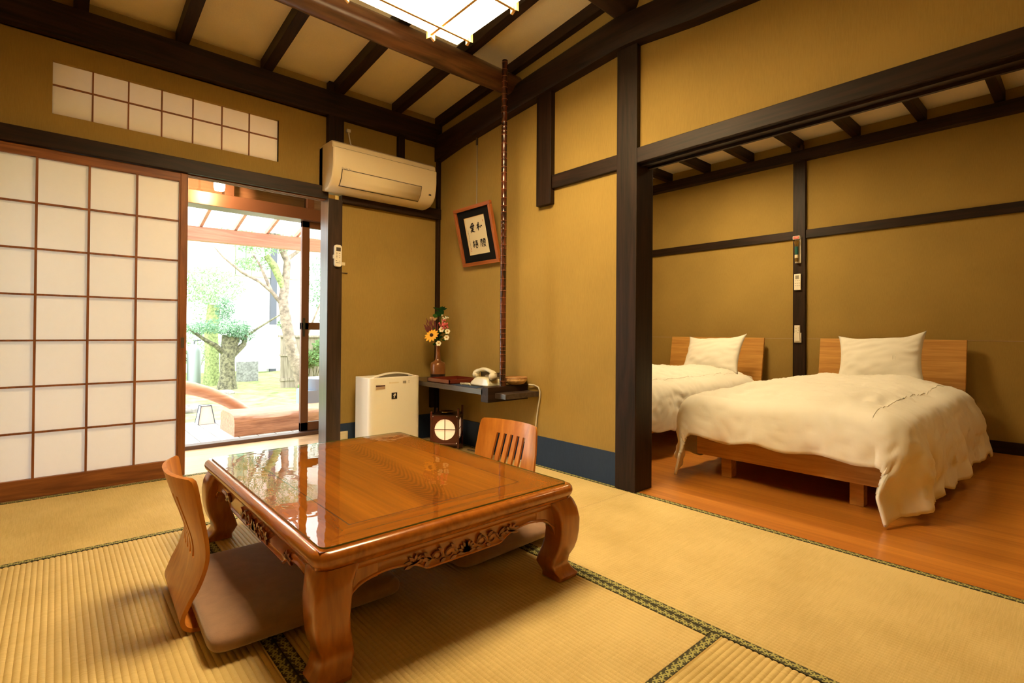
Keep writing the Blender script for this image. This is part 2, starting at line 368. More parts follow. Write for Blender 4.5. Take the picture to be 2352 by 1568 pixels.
# ------------------------------------------------------------------ mesh helper
class MB:
    def __init__(s): s.v = []; s.f = []; s.uv = None; s.mi = []
    def _add(s, vs, fs, mi=0):
        o = len(s.v); s.v += [tuple(p) for p in vs]
        s.f += [tuple(i + o for i in f) for f in fs]; s.mi += [mi] * len(fs)
    def box(s, a, b, mi=0):
        (x0, y0, z0), (x1, y1, z1) = a, b
        x0, x1 = sorted((x0, x1)); y0, y1 = sorted((y0, y1)); z0, z1 = sorted((z0, z1))
        vs = [(x0, y0, z0), (x1, y0, z0), (x1, y1, z0), (x0, y1, z0), (x0, y0, z1), (x1, y0, z1), (x1, y1, z1), (x0, y1, z1)]
        s._add(vs, [(0, 3, 2, 1), (4, 5, 6, 7), (0, 1, 5, 4), (1, 2, 6, 5), (2, 3, 7, 6), (3, 0, 4, 7)], mi); return s
    def mbox(s, mat, size, mi=0):
        hx, hy, hz = [c / 2 for c in size]
        vs = [mat @ Vector(p) for p in ((-hx, -hy, -hz), (hx, -hy, -hz), (hx, hy, -hz), (-hx, hy, -hz), (-hx, -hy, hz), (hx, -hy, hz), (hx, hy, hz), (-hx, hy, hz))]
        s._add(vs, [(0, 3, 2, 1), (4, 5, 6, 7), (0, 1, 5, 4), (1, 2, 6, 5), (2, 3, 7, 6), (3, 0, 4, 7)], mi); return s
    def hexa(s, pts, mi=0):
        """8 corners: bottom ring then top ring"""
        s._add(pts, [(0, 3, 2, 1), (4, 5, 6, 7), (0, 1, 5, 4), (1, 2, 6, 5), (2, 3, 7, 6), (3, 0, 4, 7)], mi); return s
    def bar(s, p, q, w, h, mi=0):
        p = Vector(p); q = Vector(q); d = (q - p); L = d.length; d.normalize()
        up = Vector((0, 0, 1)) if abs(d.z) < .99 else Vector((0, 1, 0))
        sd = d.cross(up).normalized(); u2 = sd.cross(d)
        m = Matrix((sd, d, u2)).transposed().to_4x4(); m.translation = (p + q) / 2
        return s.mbox(m, (w, L, h), mi)
    def tube(s, path, rad, n=10, caps=True, mi=0):
        path = [Vector(p) for p in path]
        if not isinstance(rad, (list, tuple)): rad = [rad] * len(path)
        ref = None; rings = []
        for i, p in enumerate(path):
            d = (path[min(i + 1, len(path) - 1)] - path[max(i - 1, 0)]).normalized()
            if ref is None:
                a = Vector((0, 0, 1)) if abs(d.z) < .9 else Vector((1, 0, 0)); ref = d.cross(a).normalized()
            ref = (ref - d * ref.dot(d)).normalized(); b2 = d.cross(ref)
            rings.append([p + (ref * math.cos(2 * PI * k / n) + b2 * math.sin(2 * PI * k / n)) * rad[i] for k in range(n)])
        o = []
        for r in rings: o += r
        fs = []
        for i in range(len(rings) - 1):
            for k in range(n):
                a = i * n + k; b = i * n + (k + 1) % n; fs.append((a, b, b + n, a + n))
        if caps:
            fs.append(tuple(range(n))[::-1]); fs.append(tuple((len(rings) - 1) * n + k for k in range(n)))
        s._add(o, fs, mi); return s
    def lathe(s, prof, c=(0, 0, 0), n=32, mi=0, sx=1, sy=1):
        vs = []; fs = []
        for r, z in prof:
            for k in range(n):
                vs.append((c[0] + r * sx * math.cos(2 * PI * k / n), c[1] + r * sy * math.sin(2 * PI * k / n), c[2] + z))
        for i in range(len(prof) - 1):
            for k in range(n):
                a = i * n + k; b = i * n + (k + 1) % n; fs.append((a, b, b + n, a + n))
        if prof[0][0] > 1e-5: fs.append(tuple(range(n))[::-1])
        if prof[-1][0] > 1e-5: fs.append(tuple((len(prof) - 1) * n + k for k in range(n)))
        s._add(vs, fs, mi); return s
    def prism(s, poly, f0, f1, mi=0):
        """poly list of (a,b); f0/f1 map (a,b)->3D for the two end faces"""
        n = len(poly); vs = [f0(a, b) for a, b in poly] + [f1(a, b) for a, b in poly]
        fs = [tuple(range(n))[::-1], tuple(range(n, 2 * n))] + [(i, (i + 1) % n, (i + 1) % n + n, i + n) for i in range(n)]
        s._add(vs, fs, mi); return s
    def grid(s, fn, nu, nv, mi=0, closeu=False):
        vs = [fn(i / nu, j / nv) for i in range(nu + 1) for j in range(nv + 1)]
        fs = [(i * (nv + 1) + j, (i + 1) * (nv + 1) + j, (i + 1) * (nv + 1) + j + 1, i * (nv + 1) + j + 1) for i in range(nu) for j in range(nv)]
        s._add(vs, fs, mi); return s
    def ball(s, c, r, n=10, m=6, mi=0):
        rr = r if isinstance(r, (tuple, list)) else (r, r, r)
        vs = []; fs = []
        for i in range(m + 1):
            a = PI * i / m
            for k in range(n):
                vs.append((c[0] + rr[0] * math.sin(a) * math.cos(2 * PI * k / n), c[1] + rr[1] * math.sin(a) * math.sin(2 * PI * k / n), c[2] + rr[2] * math.cos(a)))
        for i in range(m):
            for k in range(n):
                a = i * n + k; b = i * n + (k + 1) % n; fs.append((a, a + n, b + n, b))
        s._add(vs, fs, mi); return s
    def build(s, name, mat, parent=None, local=False, smooth=0, bevel=0, seg=2, solid=0, subsurf=0, uv=None):
        base = Vector((0, 0, 0))
        if parent is not None and not local:
            p = parent
            while p is not None: base += p.location; p = p.parent
        if parent is None and not local:
            xs = [p[0] for p in s.v]; ys = [p[1] for p in s.v]; zs = [p[2] for p in s.v]
            org = Vector(((min(xs) + max(xs)) / 2, (min(ys) + max(ys)) / 2, min(zs)))
        else: org = Vector((0, 0, 0))
        off = base + org
        me = bpy.data.meshes.new(name)
        me.from_pydata([(p[0] - off.x, p[1] - off.y, p[2] - off.z) for p in s.v], [], s.f)
        mats = mat if isinstance(mat, (list, tuple)) else [mat]
        for m in mats: me.materials.append(M[m] if isinstance(m, str) else m)
        if len(mats) > 1:
            for p, i in zip(me.polygons, s.mi): p.material_index = i
        if uv:
            ul = me.uv_layers.new(name='UVMap')
            for lp in me.loops:
                ul.data[lp.index].uv = uv(s.v[lp.vertex_index])
        if smooth:
            for p in me.polygons: p.use_smooth = True
            me.set_sharp_from_angle(angle=math.radians(smooth))
        me.validate(); me.update()
        o = bpy.data.objects.new(name, me); COL.objects.link(o)
        if parent is not None: o.parent = parent
        else: o.location = org
        if solid:
            md = o.modifiers.new('Solidify', 'SOLIDIFY'); md.thickness = solid; md.offset = 0
        if bevel:
            md = o.modifiers.new('Bevel', 'BEVEL'); md.width = bevel; md.segments = seg; md.limit_method = 'ANGLE'; md.angle_limit = math.radians(40)
        if subsurf:
            md = o.modifiers.new('Subdivision', 'SUBSURF'); md.levels = subsurf; md.render_levels = subsurf
        return o

def tag(o, label=None, cat=None, group=None, kind=None):
    if label: o['label'] = label
    if cat: o['category'] = cat
    if group: o['group'] = group
    if kind: o['kind'] = kind
    return o
def empty(name, loc, rz=0):
    o = bpy.data.objects.new(name, None); COL.objects.link(o); o.location = loc; o.rotation_euler = (0, 0, rz)
    o.empty_display_size = .1
    return o
def copy_tree(o, parent=None):
    c = o.copy(); COL.objects.link(c)
    if parent is not None: c.parent = parent
    for ch in list(o.children): copy_tree(ch, c)
    return c
def text_mesh(body, size, fn, name, mat, parent, shear=0, offset=0, thick=.0006):
    """lettering as a thin mesh; fn maps (a,b,t) in the writing plane to world"""
    cu = bpy.data.curves.new('lettering', 'FONT'); cu.body = body; cu.size = size; cu.align_x = 'CENTER'; cu.align_y = 'CENTER'
    cu.shear = shear; cu.offset = offset; cu.resolution_u = 3; cu.extrude = thick / 2
    ob = bpy.data.objects.new('lettering', cu); COL.objects.link(ob)
    dg = bpy.context.evaluated_depsgraph_get(); ev = ob.evaluated_get(dg); me = ev.to_mesh()
    mb = MB(); mb._add([fn(v.co.x, v.co.y, v.co.z) for v in me.vertices], [tuple(p.vertices) for p in me.polygons])
    ev.to_mesh_clear(); bpy.data.objects.remove(ob); bpy.data.curves.remove(cu)
    return mb

TN = [0]
def trim(mb, mat, label, cat='wooden post', bevel=.003, smooth=0):
    TN[0] += 1
    return tag(mb.build('trim_%d' % TN[0], mat, bevel=bevel, smooth=smooth), label, cat, kind='structure')

# ------------------------------------------------------------------ room shell
BX = -2.86; BY = -3.84            # left wall and back wall of the tatami room
def ceil_z(y): return 2.58 + .1 * min(-y, 3.6 + y)

tag(MB().box((BX - .1, BY - .1, -.12), (.0, 0.0, -.052)).build('floor', 'tat_core'), 'straw coloured base under the tatami mats', 'floor', kind='structure')
tag(MB().box((0.0, BY - .1, -.12), (2.9, .12, 0)).build('floor_bedroom', 'bedfloor'), 'orange brown polished board floor of the sleeping area', 'floor', kind='structure')
tag(MB().box((-4.2, 0.0, -.12), (-.4, .72, 0)).box((-.4, 0.0, -.12), (.06, .11, 0)).build('floor_veranda', 'engawafloor'), 'pale board floor of the narrow veranda behind the paper screens', 'floor', kind='structure')

# wall behind the screens (plane y=0): plaster between posts, with the door opening and the high window
WA = .035    # plaster face sits a little behind the posts
mb = MB()
def wa(x0, x1, z0, z1): mb.box((x0, WA, z0), (x1, .11, z1))
wa(-.83, .06, 0, 2.66); wa(BX - .1, -.83, 2.335, 2.70); wa(-.83, .06, 2.6, 2.7)
wa(BX - .1, -2.352, 1.83, 2.34); wa(-1.245, -.83, 1.83, 2.4); wa(-2.352, -1.245, 1.83, 1.952); wa(-2.352, -1.245, 2.226, 2.34)
mb.build('wall_garden', 'plaster')
tag(bpy.data.objects['wall_garden'], 'ochre plaster wall above and beside the garden doorway', 'wall', kind='structure')
# far outer wall stretch left of the screens
mb = MB(); mb.box((.0, -1.79, 0), (.12, .11, 2.80)); mb.box((0, BY, 1.80), (.12, -1.79, 2.80))
tag(mb.build('wall_alcove', 'plaster'), 'ochre plaster wall with the wide opening to the beds', 'wall', kind='structure')
tag(MB().box((BX - .1, BY, -.1), (BX, .11, 2.8)).build('wall_left', 'plaster'), 'ochre plaster wall at the left end of the room', 'wall', kind='structure')
tag(MB().box((BX - .1, BY - .1, -.1), (2.9, BY, 2.8)).build('wall_rear', 'plaster'), 'ochre plaster wall behind the viewer', 'wall', kind='structure')
tag(MB().box((2.80, BY, -.1), (2.9, .12, 2.8)).build('wall_bedroom', 'plaster'), 'ochre plaster wall behind both headboards', 'wall', kind='structure')
tag(MB().box((.12, .0, -.1), (2.9, .12, 2.8)).build('wall_bedroom_side', 'plaster'), 'ochre plaster side wall of the sleeping area', 'wall', kind='structure')
# ceilings
mb = MB()
for y0, y1 in ((.11, -1.8), (-1.8, BY)):
    z0, z1 = ceil_z(y0), ceil_z(y1)
    mb.hexa([(BX, y0, z0), (.06, y0, z0), (.06, y1, z1), (BX, y1, z1), (BX, y0, z0 + .05), (.06, y0, z0 + .05), (.06, y1, z1 + .05), (BX, y1, z1 + .05)])
tag(mb.build('ceiling', 'ceil'), 'cream boarded ceiling sloping up between dark rafters', 'ceiling', kind='structure')
tag(MB().box((.12, BY, 2.625), (2.9, .12, 2.68)).build('ceiling_bedroom', 'ceil'), 'flat cream ceiling of the sleeping area', 'ceiling', kind='structure')

# blue skirting paper
tag(MB().box((-.83, .028, 0), (-.012, WA + .002, .188)).build('baseboard_garden', 'blue'), 'dark blue skirting paper behind the air purifier', 'baseboard', kind='structure')
tag(MB().box((-.008, -1.775, 0), (.002, .028, .183)).build('baseboard_alcove', 'blue'), 'dark blue skirting paper running from the corner to the thick post', 'baseboard', kind='structure')
tag(MB().box((2.775, BY, 0), (2.80, 0, .085)).build('baseboard_bedroom', 'darkwood_y'), 'dark wooden skirting behind the beds', 'baseboard', kind='structure')

# ---- timber of the garden wall
trim(MB().box((BX, -.015, 2.340), (.0, .06, 2.509)), 'darkwood_x', 'long dark beam across the top of the garden wall', 'beam')
trim(MB().box((BX, -.02, 1.759), (-.93, .10, 1.839)).box((-.83, -.01, 1.753), (-.0, .05, 1.836)), 'darkwood_x', 'dark head beam over the paper screens and garden doorway', 'lintel')
mb = MB()
for yy in (.012, .035, .058): mb.box((-1.80, yy, 1.752), (-.935, yy + .010, 1.7595))
trim(mb, 'shojiwood', 'grooved track strips under the head beam', 'door track', 0)
trim(MB().box((-.933, -.02, 0), (-.830, .115, 1.76)), 'paintpost', 'dark post at the right side of the garden doorway', 'post')
trim(MB().box((-.931, -.01, 1.839), (-.820, .05, 2.345)), 'darkwood', 'short dark post above the doorway, left of the wall heater cord', 'post')
trim(MB().box((-.384, .0, 1.83), (-.330, .05, 2.345)), 'darkwood', 'thin dark stud between the air conditioner and the corner', 'post')
trim(MB().box((-.026, -.0, 0), (.004, .05, 2.25)), 'darkwood', 'slim dark post in the room corner behind the flowers', 'post')
trim(MB().box((-.04, -.035, 2.225), (.02, .045, 2.42)), 'darkwood', 'dark block joining the two top beams in the corner', 'post')
trim(MB().box((-.931, -.012, 2.50), (-.825, .05, 2.575)), 'darkwood', 'small dark stub on the top beam beside a rafter', 'post')

# ---- timber of the alcove wall
def bB_bot(y): # underside of the naturally bent beam
    t = -y
    pts = [(0, 2.215), (.3, 2.262), (.97, 2.322), (1.27, 2.345), (1.78, 2.383), (1.9, 2.380), (2.23, 2.342), (2.54, 2.321), (3.84, 2.30)]
    for (a, b), (c, d) in zip(pts, pts[1:]):
        if a <= t <= c: return b + (d - b) * (t - a) / (c - a)
    return 2.30
def bB_top(y):
    t = -y
    pts = [(0, 2.415), (.77, 2.468), (1.0, 2.503), (1.78, 2.572), (2.08, 2.545), (3.84, 2.50)]
    for (a, b), (c, d) in zip(pts, pts[1:]):
        if a <= t <= c: return b + (d - b) * (t - a) / (c - a)
    return 2.5
def beamB(u, v):
    y = .0 + (BY) * u
    zb, zt = bB_bot(y), bB_top(y)
    ring = [(.01, zb), (-.052, zb + .012), (-.062, zb + .03), (-.062, zt - .02), (-.05, zt), (.01, zt)]
    i = min(int(v * 5 + .001), 5)
    x, z = ring[i]; return (x, y, z)
mb = MB(); mb.grid(beamB, 48, 5)
trim(mb, 'darkwood_y', 'bent dark beam running over the calligraphy and the bed opening', 'beam', 0, 35)
trim(MB().box((-.03, -1.905, 0), (.125, -1.773, 2.40)), 'darkwood', 'thick dark post at the left side of the bed opening', 'post', .004)
trim(MB().box((-.036, -1.274, 1.648), (.01, -1.146, 2.36)), 'darkwood', 'short dark post hanging from the bent beam', 'post')
trim(MB().box((-.024, -1.775, 1.742), (.01, -1.274, 1.826)), 'darkwood_y', 'short dark rail between hanging post and thick post', 'rail')
trim(MB().box((-.03, BY, 1.747), (.125, -1.905, 1.828)), 'darkwood_y', 'dark lintel over the bed opening', 'lintel', .003)
trim(MB().box((.0, BY, 1.735), (.016, -1.905, 1.748)).box((.075, BY, 1.735), (.091, -1.905, 1.748)), 'darkwood_y', 'thin groove strips under the bed opening lintel', 'door track', 0)

# ---- rafters and logs of the main ceiling
raf = [(-2.245, 'leftmost'), (-1.792, 'second'), (-1.332, 'third'), (-.860, 'fourth'), (-.400, 'fifth'), (.006, 'last')]
rl = ['rafter at the far left above the high paper window', 'rafter over the left part of the high paper window', 'rafter over the right part of the high paper window',
      'rafter above the air conditioner cord', 'rafter above the right half of the air conditioner', 'rafter running beside the bent beam into the corner']
for (x, _), lb in zip(raf, rl):
    mb = MB()
    xo = x if x < -.1 else -.035
    w = .031 if x < -.9 or x > -.5 else .036
    if x > -.1: x = -.01; w = .033
    for y0, y1 in ((.03, -1.8), (-1.8, BY)):
        a, b = ceil_z(y0), ceil_z(y1)
        mb.hexa([(x - w, y0, a - .073), (x + w, y0, a - .073), (x + w, y1, b - .073), (x - w, y1, b - .073),
                 (x - w, y0, a + .01), (x + w, y0, a + .01), (x + w, y1, b + .01), (x - w, y1, b + .01)])
    trim(mb, 'darkwood_y', 'dark ceiling ' + lb, 'rafter', .002)
def logtube(path_y, path_z, r, seed, x0=BX, x1=-.0, n=40):
    pts = []; rad = []
    for i in range(n + 1):
        t = i / n; x = x0 + (x1 - x0) * t
        pts.append((x, path_y + .012 * math.sin(t * 5 + seed), path_z + .012 * math.sin(t * 4.1 + seed * 2)))
        rad.append(r * (1 + .06 * math.sin(t * 9 + seed) + .03 * noise.noise(Vector((x * 6, seed, 0)))))
    return MB().tube(pts, rad, 28)
trim(logtube(-.9, 2.515, .070, 1.0), 'log', 'round polished brown log crossing the ceiling beside the lamp', 'log beam', 0, 50)
trim(logtube(-1.82, 2.655, .088, 3.0, x1=.0), 'logdark', 'thick dark ridge log whose end rests over the thick post', 'log beam', 0, 50)

# ---- timber of the sleeping area
trim(MB().box((2.72, BY, 2.433), (2.81, 0, 2.522)), 'darkwood_y', 'dark beam along the top of the headboard wall', 'beam')
trim(MB().box((2.768, -1.773, 0), (2.81, -1.668, 2.44)), 'darkwood', 'dark wall post between the two beds', 'post')
trim(MB().box((2.778, BY, 1.724), (2.81, 0, 1.801)), 'darkwood_y', 'thin dark rail along the headboard wall', 'rail')
trim(MB().box((2.70, -1.775, 2.515), (2.74, -1.672, 2.565)), 'darkwood', 'small dark stub above the post between the beds', 'post')
bl = ['nearest the thick post', 'second from the thick post', 'third from the thick post', 'beside the wall post top', 'just past the wall post', 'above the right hand pillow', 'at the far right above the headboard wall', 'beyond the right headboard']
for i in range(8):
    y = -.405 - .4475 * i
    trim(MB().box((.12, y - .0, 2.535), (2.8, y + .055, 2.63)), 'darkwood_x', 'dark sleeping area rafter ' + bl[i], 'rafter', .002)
TN[0] += 1
tag(MB().box((2.7985, BY, .806), (2.8005, -1.78, .809)).box((2.7985, -1.66, .806), (2.8005, -.0, .809)).build('trim_%d' % TN[0], 'tan_label'), 'thin pale seam across the wall behind the headboards', 'wall seam', kind='structure')

# ------------------------------------------------------------------ tatami mats
def tatami(x0, x1, y0, y1, axis, label, n=64):
    """axis: direction of the long side, ribs and brocade edges"""
    g = .0012; x0 += g; x1 -= g; y0 += g; y1 -= g
    root = empty('tatami_mat', ((x0 + x1) / 2, (y0 + y1) / 2, -.05)); tag(root, label, 'tatami mat', 'tatami mats on the main floor')
    core = MB().box((x0, y0, -.05), (x1, y1, -.0045)).build('mat_core', 'tat_core', root)
    mb = MB(); bw = .028
    if axis == 'y': a0, a1, l0, l1 = x0, x1, y0, y1
    else: a0, a1, l0, l1 = y0, y1, x0, x1
    pitch = (a1 - a0) / n; k = 5; rows = []
    for i in range(n):
        for j in range(k):
            t = j / k; rows.append((a0 + (i + t) * pitch, -.0040 + .0032 * math.sin(PI * t) ** .55))
    rows.append((a1, -.0040))
    vs = []; fs = []
    for a, z in rows:
        for l in (l0, l1):
            vs.append((a, l, z) if axis == 'y' else (l, a, z))
    for i in range(len(rows) - 1):
        f = (2 * i, 2 * i + 1, 2 * i + 3, 2 * i + 2)
        fs.append(f[::-1] if axis == 'y' else f)
    mb._add(vs, fs); mb.build('woven_rush_cover', 'tat_' + axis, root, smooth=60)
    for s, (e0, e1) in enumerate(((a0, a0 + bw), (a1 - bw, a1))):
        mb = MB()
        if axis == 'y': mb.box((e0, l0, -.006), (e1, l1, -.0002))
        else: mb.box((l0, e0, -.006), (l1, e1, -.0002))
        def uvf(p, e0=e0, e1=e1, s=s):
            l, a = (p[1], p[0]) if axis == 'y' else (p[0], p[1])
            v = (a - e0) if s == 0 else (e1 - a)
            return (l, v)
        mb.build('brocade_edge', 'brocade', root, uv=uvf)
    return root
XR = -.925; XL = -1.872; YC = -2.79
tatami(BX, XR, -.955, 0, 'x', 'tatami mat lying along the foot of the paper screens')
tatami(XR, 0, -1.868, 0, 'y', 'tatami mat in the corner carrying the lantern and right chair')
tatami(XR, 0, BY, -1.868, 'y', 'bare tatami mat along the edge of the orange board floor')
tatami(BX, XL, YC, -.955, 'y', 'tatami mat under the back of the left legless chair')
tatami(XL, XR, YC, -.955, 'y', 'tatami mat mostly covered by the low table')
tatami(BX, XR, BY, YC, 'x', 'nearest tatami mat, below the cross border')

# ------------------------------------------------------------------ paper screens
def shoji(x0, x1, y, label, idx):
    root = empty('door_%d' % idx, ((x0 + x1) / 2, y, 0)); tag(root, label, 'sliding paper screen', kind='structure')
    MB().box((x0, y - .015, 0.001), (x0 + .035, y + .015, 1.757)).build('stile', 'shojiwood_z', root, bevel=.002)
    MB().box((x1 - .037, y - .017, 0.001), (x1, y + .017, 1.757)).build('stile', 'shojiwood_z', root, bevel=.002)
    MB().box((x0 + .035, y - .015, .001), (x1 - .037, y + .015, .095)).build('bottom_rail', 'shojiwood', root, bevel=.002)
    MB().box((x0 + .035, y - .015, 1.707), (x1 - .037, y + .015, 1.757)).build('top_rail', 'shojiwood', root, bevel=.002)
    mb = MB(); n = 4; W = (x1 - .037) - (x0 + .035)
    for i in range(1, n):
        xx = x0 + .035 + W * i / n; mb.box((xx - .005, y - .013, .095), (xx + .005, y + .004, 1.707))
    for j in range(1, 7):
        zz = .095 + (1.707 - .095) * j / 7; mb.box((x0 + .035, y - .011, zz - .0045), (x1 - .037, y + .004, zz + .0045))
    mb.box((x1 - .044, y - .014, .095), (x1 - .037, y + .004, 1.707)); mb.box((x0 + .035, y - .014, .095), (x0 + .042, y + .004, 1.707))
    mb.build('lattice', 'shojiwood_z', root)
    MB().box((x0 + .03, y + .005, .09), (x1 - .03, y + .0062, 1.71)).build('paper', 'paper', root)
    return root
d = shoji(-2.645, -1.755, .018, 'paper screen with seven rows of panes left of the garden doorway', 1)
MB().box((-1.783, .000, .74), (-1.766, .0035, .80)).build('finger_pull', 'slot', d)
shoji(-3.50, -2.60, .055, 'paper screen at the far left, sliding behind the other', 2)
# high window
root = empty('window_1', (-1.665, .05, 1.948)); tag(root, 'long high paper window of fourteen panes over the screens', 'window', kind='structure')
mb = MB()

WX0, WX1, WZ0, WZ1 = -2.352, -1.245, 1.952, 2.226
for i in range(1, 7):
    xx = -2.345 + .1545 * i; mb.box((xx - .0035, .052, WZ0), (xx + .0035, .060, WZ1))
zz = 2.107; mb.box((WX0, .050, zz - .0035), (WX1, .0595, zz + .0035))
mb.build('lattice', 'shojiwood_z', root)
MB().box((WX0 - .004, .045, WZ0 - .004), (WX0, .075, WZ1 + .004)).box((WX1, .036, WZ0 - .004), (WX1 + .012, .075, WZ1 + .004)).build('window_frame', 'shojiwood_z', root)
MB().box((WX0, .061, WZ0), (WX1, .0622, WZ1)).build('paper', 'paper', root)

# ------------------------------------------------------------------ veranda and its glass doors
mb = MB()
mb.box((-4.2, .70, 1.742), (-.40, .86, 1.838))
trim(mb, 'alu', 'brown head rail over the garden glass door', 'lintel')
mb = MB()
mb.box((-4.2, .71, 0.0), (-.40, .80, .028))
trim(mb, 'sill', 'dark sill at the outer edge of the veranda floor', 'sill', .003)
trim(MB().box((-1.405, .74, 1.838), (-1.34, .82, 1.96)).box((-.80, .74, 1.838), (-.745, .82, 1.96)).box((-2.2, .74, 1.838), (-2.14, .82, 1.96)), 'alu', 'short brown mullions between the small upper panes', 'mullion')
tag(MB().box((-4.2, .70, 1.955), (-.40, .86, 2.50)).build('wall_veranda', 'plaster'), 'strip of wall over the veranda doors', 'wall', kind='structure')
tag(MB().box((-.56, .10, -.1), (-.40, .86, 2.5)).build('wall_veranda_end', 'plaster'), 'end wall of the veranda', 'wall', kind='structure')
tag(MB().box((-4.2, .90, 1.80), (.2, .93, 2.42)).build('fascia_board', 'pergola'), 'reddish fascia board outside the small upper panes', 'fascia', kind='structure')
tag(MB().box((-4.2, .11, 2.42), (-.40, .90, 2.48)).build('ceiling_veranda', 'shojiwood'), 'brown boarded veranda ceiling', 'ceiling', kind='structure')
w = empty('window_2', (-1.1, .78, 1.838)); tag(w, 'row of small upper panes over the garden glass door', 'window', kind='structure')
for a, b in ((-2.13, -1.405), (-1.34, -.80), (-.745, -.57)):
    MB().box((a, .778, 1.842), (b, .782, 1.952)).build('pane', 'glass', w)
def glass_door(x0, x1, y, idx, label):
    r = empty('door_%d' % idx, ((x0 + x1) / 2, y, .028)); tag(r, label, 'glass door', kind='structure')
    mb = MB()
    mb.box((x0, y - .018, .03), (x0 + .062, y + .018, 1.742)).box((x1 - .062, y - .018, .03), (x1, y + .018, 1.742))
    mb.box((x0, y - .018, .03), (x1, y + .018, .10)).box((x0, y - .018, 1.69), (x1, y + .018, 1.742)).box((x0, y - .018, .855), (x1, y + .018, .915))
    mb.build('door_frame', 'alu', r, bevel=.003)
    MB().box((x0 + .06, y - .002, .915), (x1 - .06, y + .002, 1.69)).build('pane', 'glass', r)
    MB().box((x0 + .06, y - .002, .10), (x1 - .06, y + .002, .855)).build('pane', 'glass', r)
    MB().box((x0 + .012, y - .022, .80), (x0 + .03, y - .018, .95)).build('pull', 'black', r)
glass_door(-.835, -.10, .775, 3, 'brown framed glass sliding door pushed to the right of the garden opening')
glass_door(-3.2, -2.35, .80, 4, 'glass sliding door behind the paper screens')
# veranda ceiling lamp that glows through the upper pane
lp = empty('veranda_lamp', (-1.50, .45, 1.80)); tag(lp, 'small glowing lamp hanging just under the head beam of the garden doorway', 'lamp')
MB().lathe([(.0, .0), (.028, .0), (.033, .02), (.033, .10), (.02, .115), (0, .115)], (-1.50, .45, 1.80), 20).build('bulb', 'bulb', lp, smooth=40)
MB().tube([(-1.50, .45, 1.915), (-1.50, .45, 2.42)], .008, 8).lathe([(.0, .0), (.03, .0), (.02, .03), (0, .03)], (-1.50, .45, 1.915), 16).build('stem', 'black', lp)

# ------------------------------------------------------------------ main lamp
L0 = (-.817, -1.37); LS = .74; LZ = 2.30
lx0, lx1, ly0, ly1 = L0[0] - LS, L0[0], L0[1] - LS, L0[1]
cl = empty('ceiling_lamp', ((lx0 + lx1) / 2, (ly0 + ly1) / 2, LZ)); tag(cl, 'large square paper ceiling lamp with pale wooden cross bars, switched on', 'ceiling lamp')
MB().box((lx0, ly0, LZ), (lx1, ly1, LZ + .006)).build('diffuser', 'lampshade', cl)
mb = MB()
mb.box((lx0, ly0, LZ + .006), (lx0 + .004, ly1, LZ + .09)).box((lx1 - .004, ly0, LZ + .006), (lx1, ly1, LZ + .09)).box((lx0, ly0, LZ + .006), (lx1, ly0 + .004, LZ + .09)).box((lx0, ly1 - .004, LZ + .006), (lx1, ly1, LZ + .09))
mb.build('side_panel', 'lampside', cl)
MB().box((lx0 + .01, ly0 + .01, LZ + .09), (lx1 - .01, ly1 - .01, LZ + .10)).build('top_board', 'lamptop', cl)
MB().tube([((lx0 + lx1) / 2, (ly0 + ly1) / 2, LZ + .10), ((lx0 + lx1) / 2, (ly0 + ly1) / 2, 2.76)], .02, 12).build('stem', 'black', cl)
ys = [ly1 - .088, ly1 - .088 - .335 - .0, ly0 + .088 - .0]; ys = [ly1 - .088, ly1 - .42, ly0 + .02]
for yb in (ly1 - .088, ly1 - .425, ly0 + .05):
    MB().box((lx0 - .004, yb - .007, LZ - .018), (lx1 + .004, yb + .007, LZ - .004)).build('cross_bar', 'palewood', cl)
for xb in (lx1 - .15, lx0 + .15):
    MB().box((xb - .0065, ly0 - .004, LZ - .006), (xb + .0065, ly1 + .004, LZ + .0)).build('cross_bar', 'palewood', cl)
def bracket(x, y, ax):
    # small swallow-tailed pale block hooked over the rim
    w = .020; poly = [(-w, .07), (w, .07), (w, -.028), (0, -.016), (-w, -.028)]
    mb = MB()
    if ax == 'x': mb.prism(poly, lambda a, b: (x, y + a, LZ + b), lambda a, b: (x + .014, y + a, LZ + b))
    else: mb.prism(poly, lambda a, b: (x + a, y, LZ + b), lambda a, b: (x + a, y + .014, LZ + b))
    mb.build('bracket', 'palewood', cl)
for yb in (ly1 - .088, ly1 - .425, ly0 + .05): bracket(lx1 + .004, yb, 'x'); bracket(lx0 - .018, yb, 'x')
for xb in (lx1 - .15, lx0 + .15): bracket(xb, ly1 + .004, 'y')

# sleeping area lamp (out of sight above the wall opening)
bl_ = empty('ceiling_lamp', (1.60, -1.30, 2.40)); tag(bl_, 'square paper ceiling lamp of the sleeping area, above the lintel', 'ceiling lamp')
MB().box((1.35, -1.55, 2.40), (1.85, -1.05, 2.405)).build('diffuser', 'bedlamp', bl_)
MB().box((1.34, -1.56, 2.405), (1.86, -1.04, 2.47)).build('housing', 'palewood', bl_)
MB().tube([(1.60, -1.30, 2.47), (1.60, -1.30, 2.625)], .015, 10).build('stem', 'black', bl_)

bl_ = empty('ceiling_lamp', (1.30, -3.45, 2.40)); tag(bl_, 'small unseen fill lamp added at the right end of the sleeping area, above the lintel', 'ceiling lamp')  # fill lamp added out of view to brighten the nearer duvet's unlit side
MB().box((1.15, -3.60, 2.40), (1.45, -3.30, 2.405)).build('diffuser', 'fill_lamp', bl_)
MB().box((1.14, -3.61, 2.405), (1.46, -3.29, 2.47)).build('housing', 'palewood', bl_)
MB().tube([(1.30, -3.45, 2.47), (1.30, -3.45, 2.625)], .015, 10).build('stem', 'black', bl_)

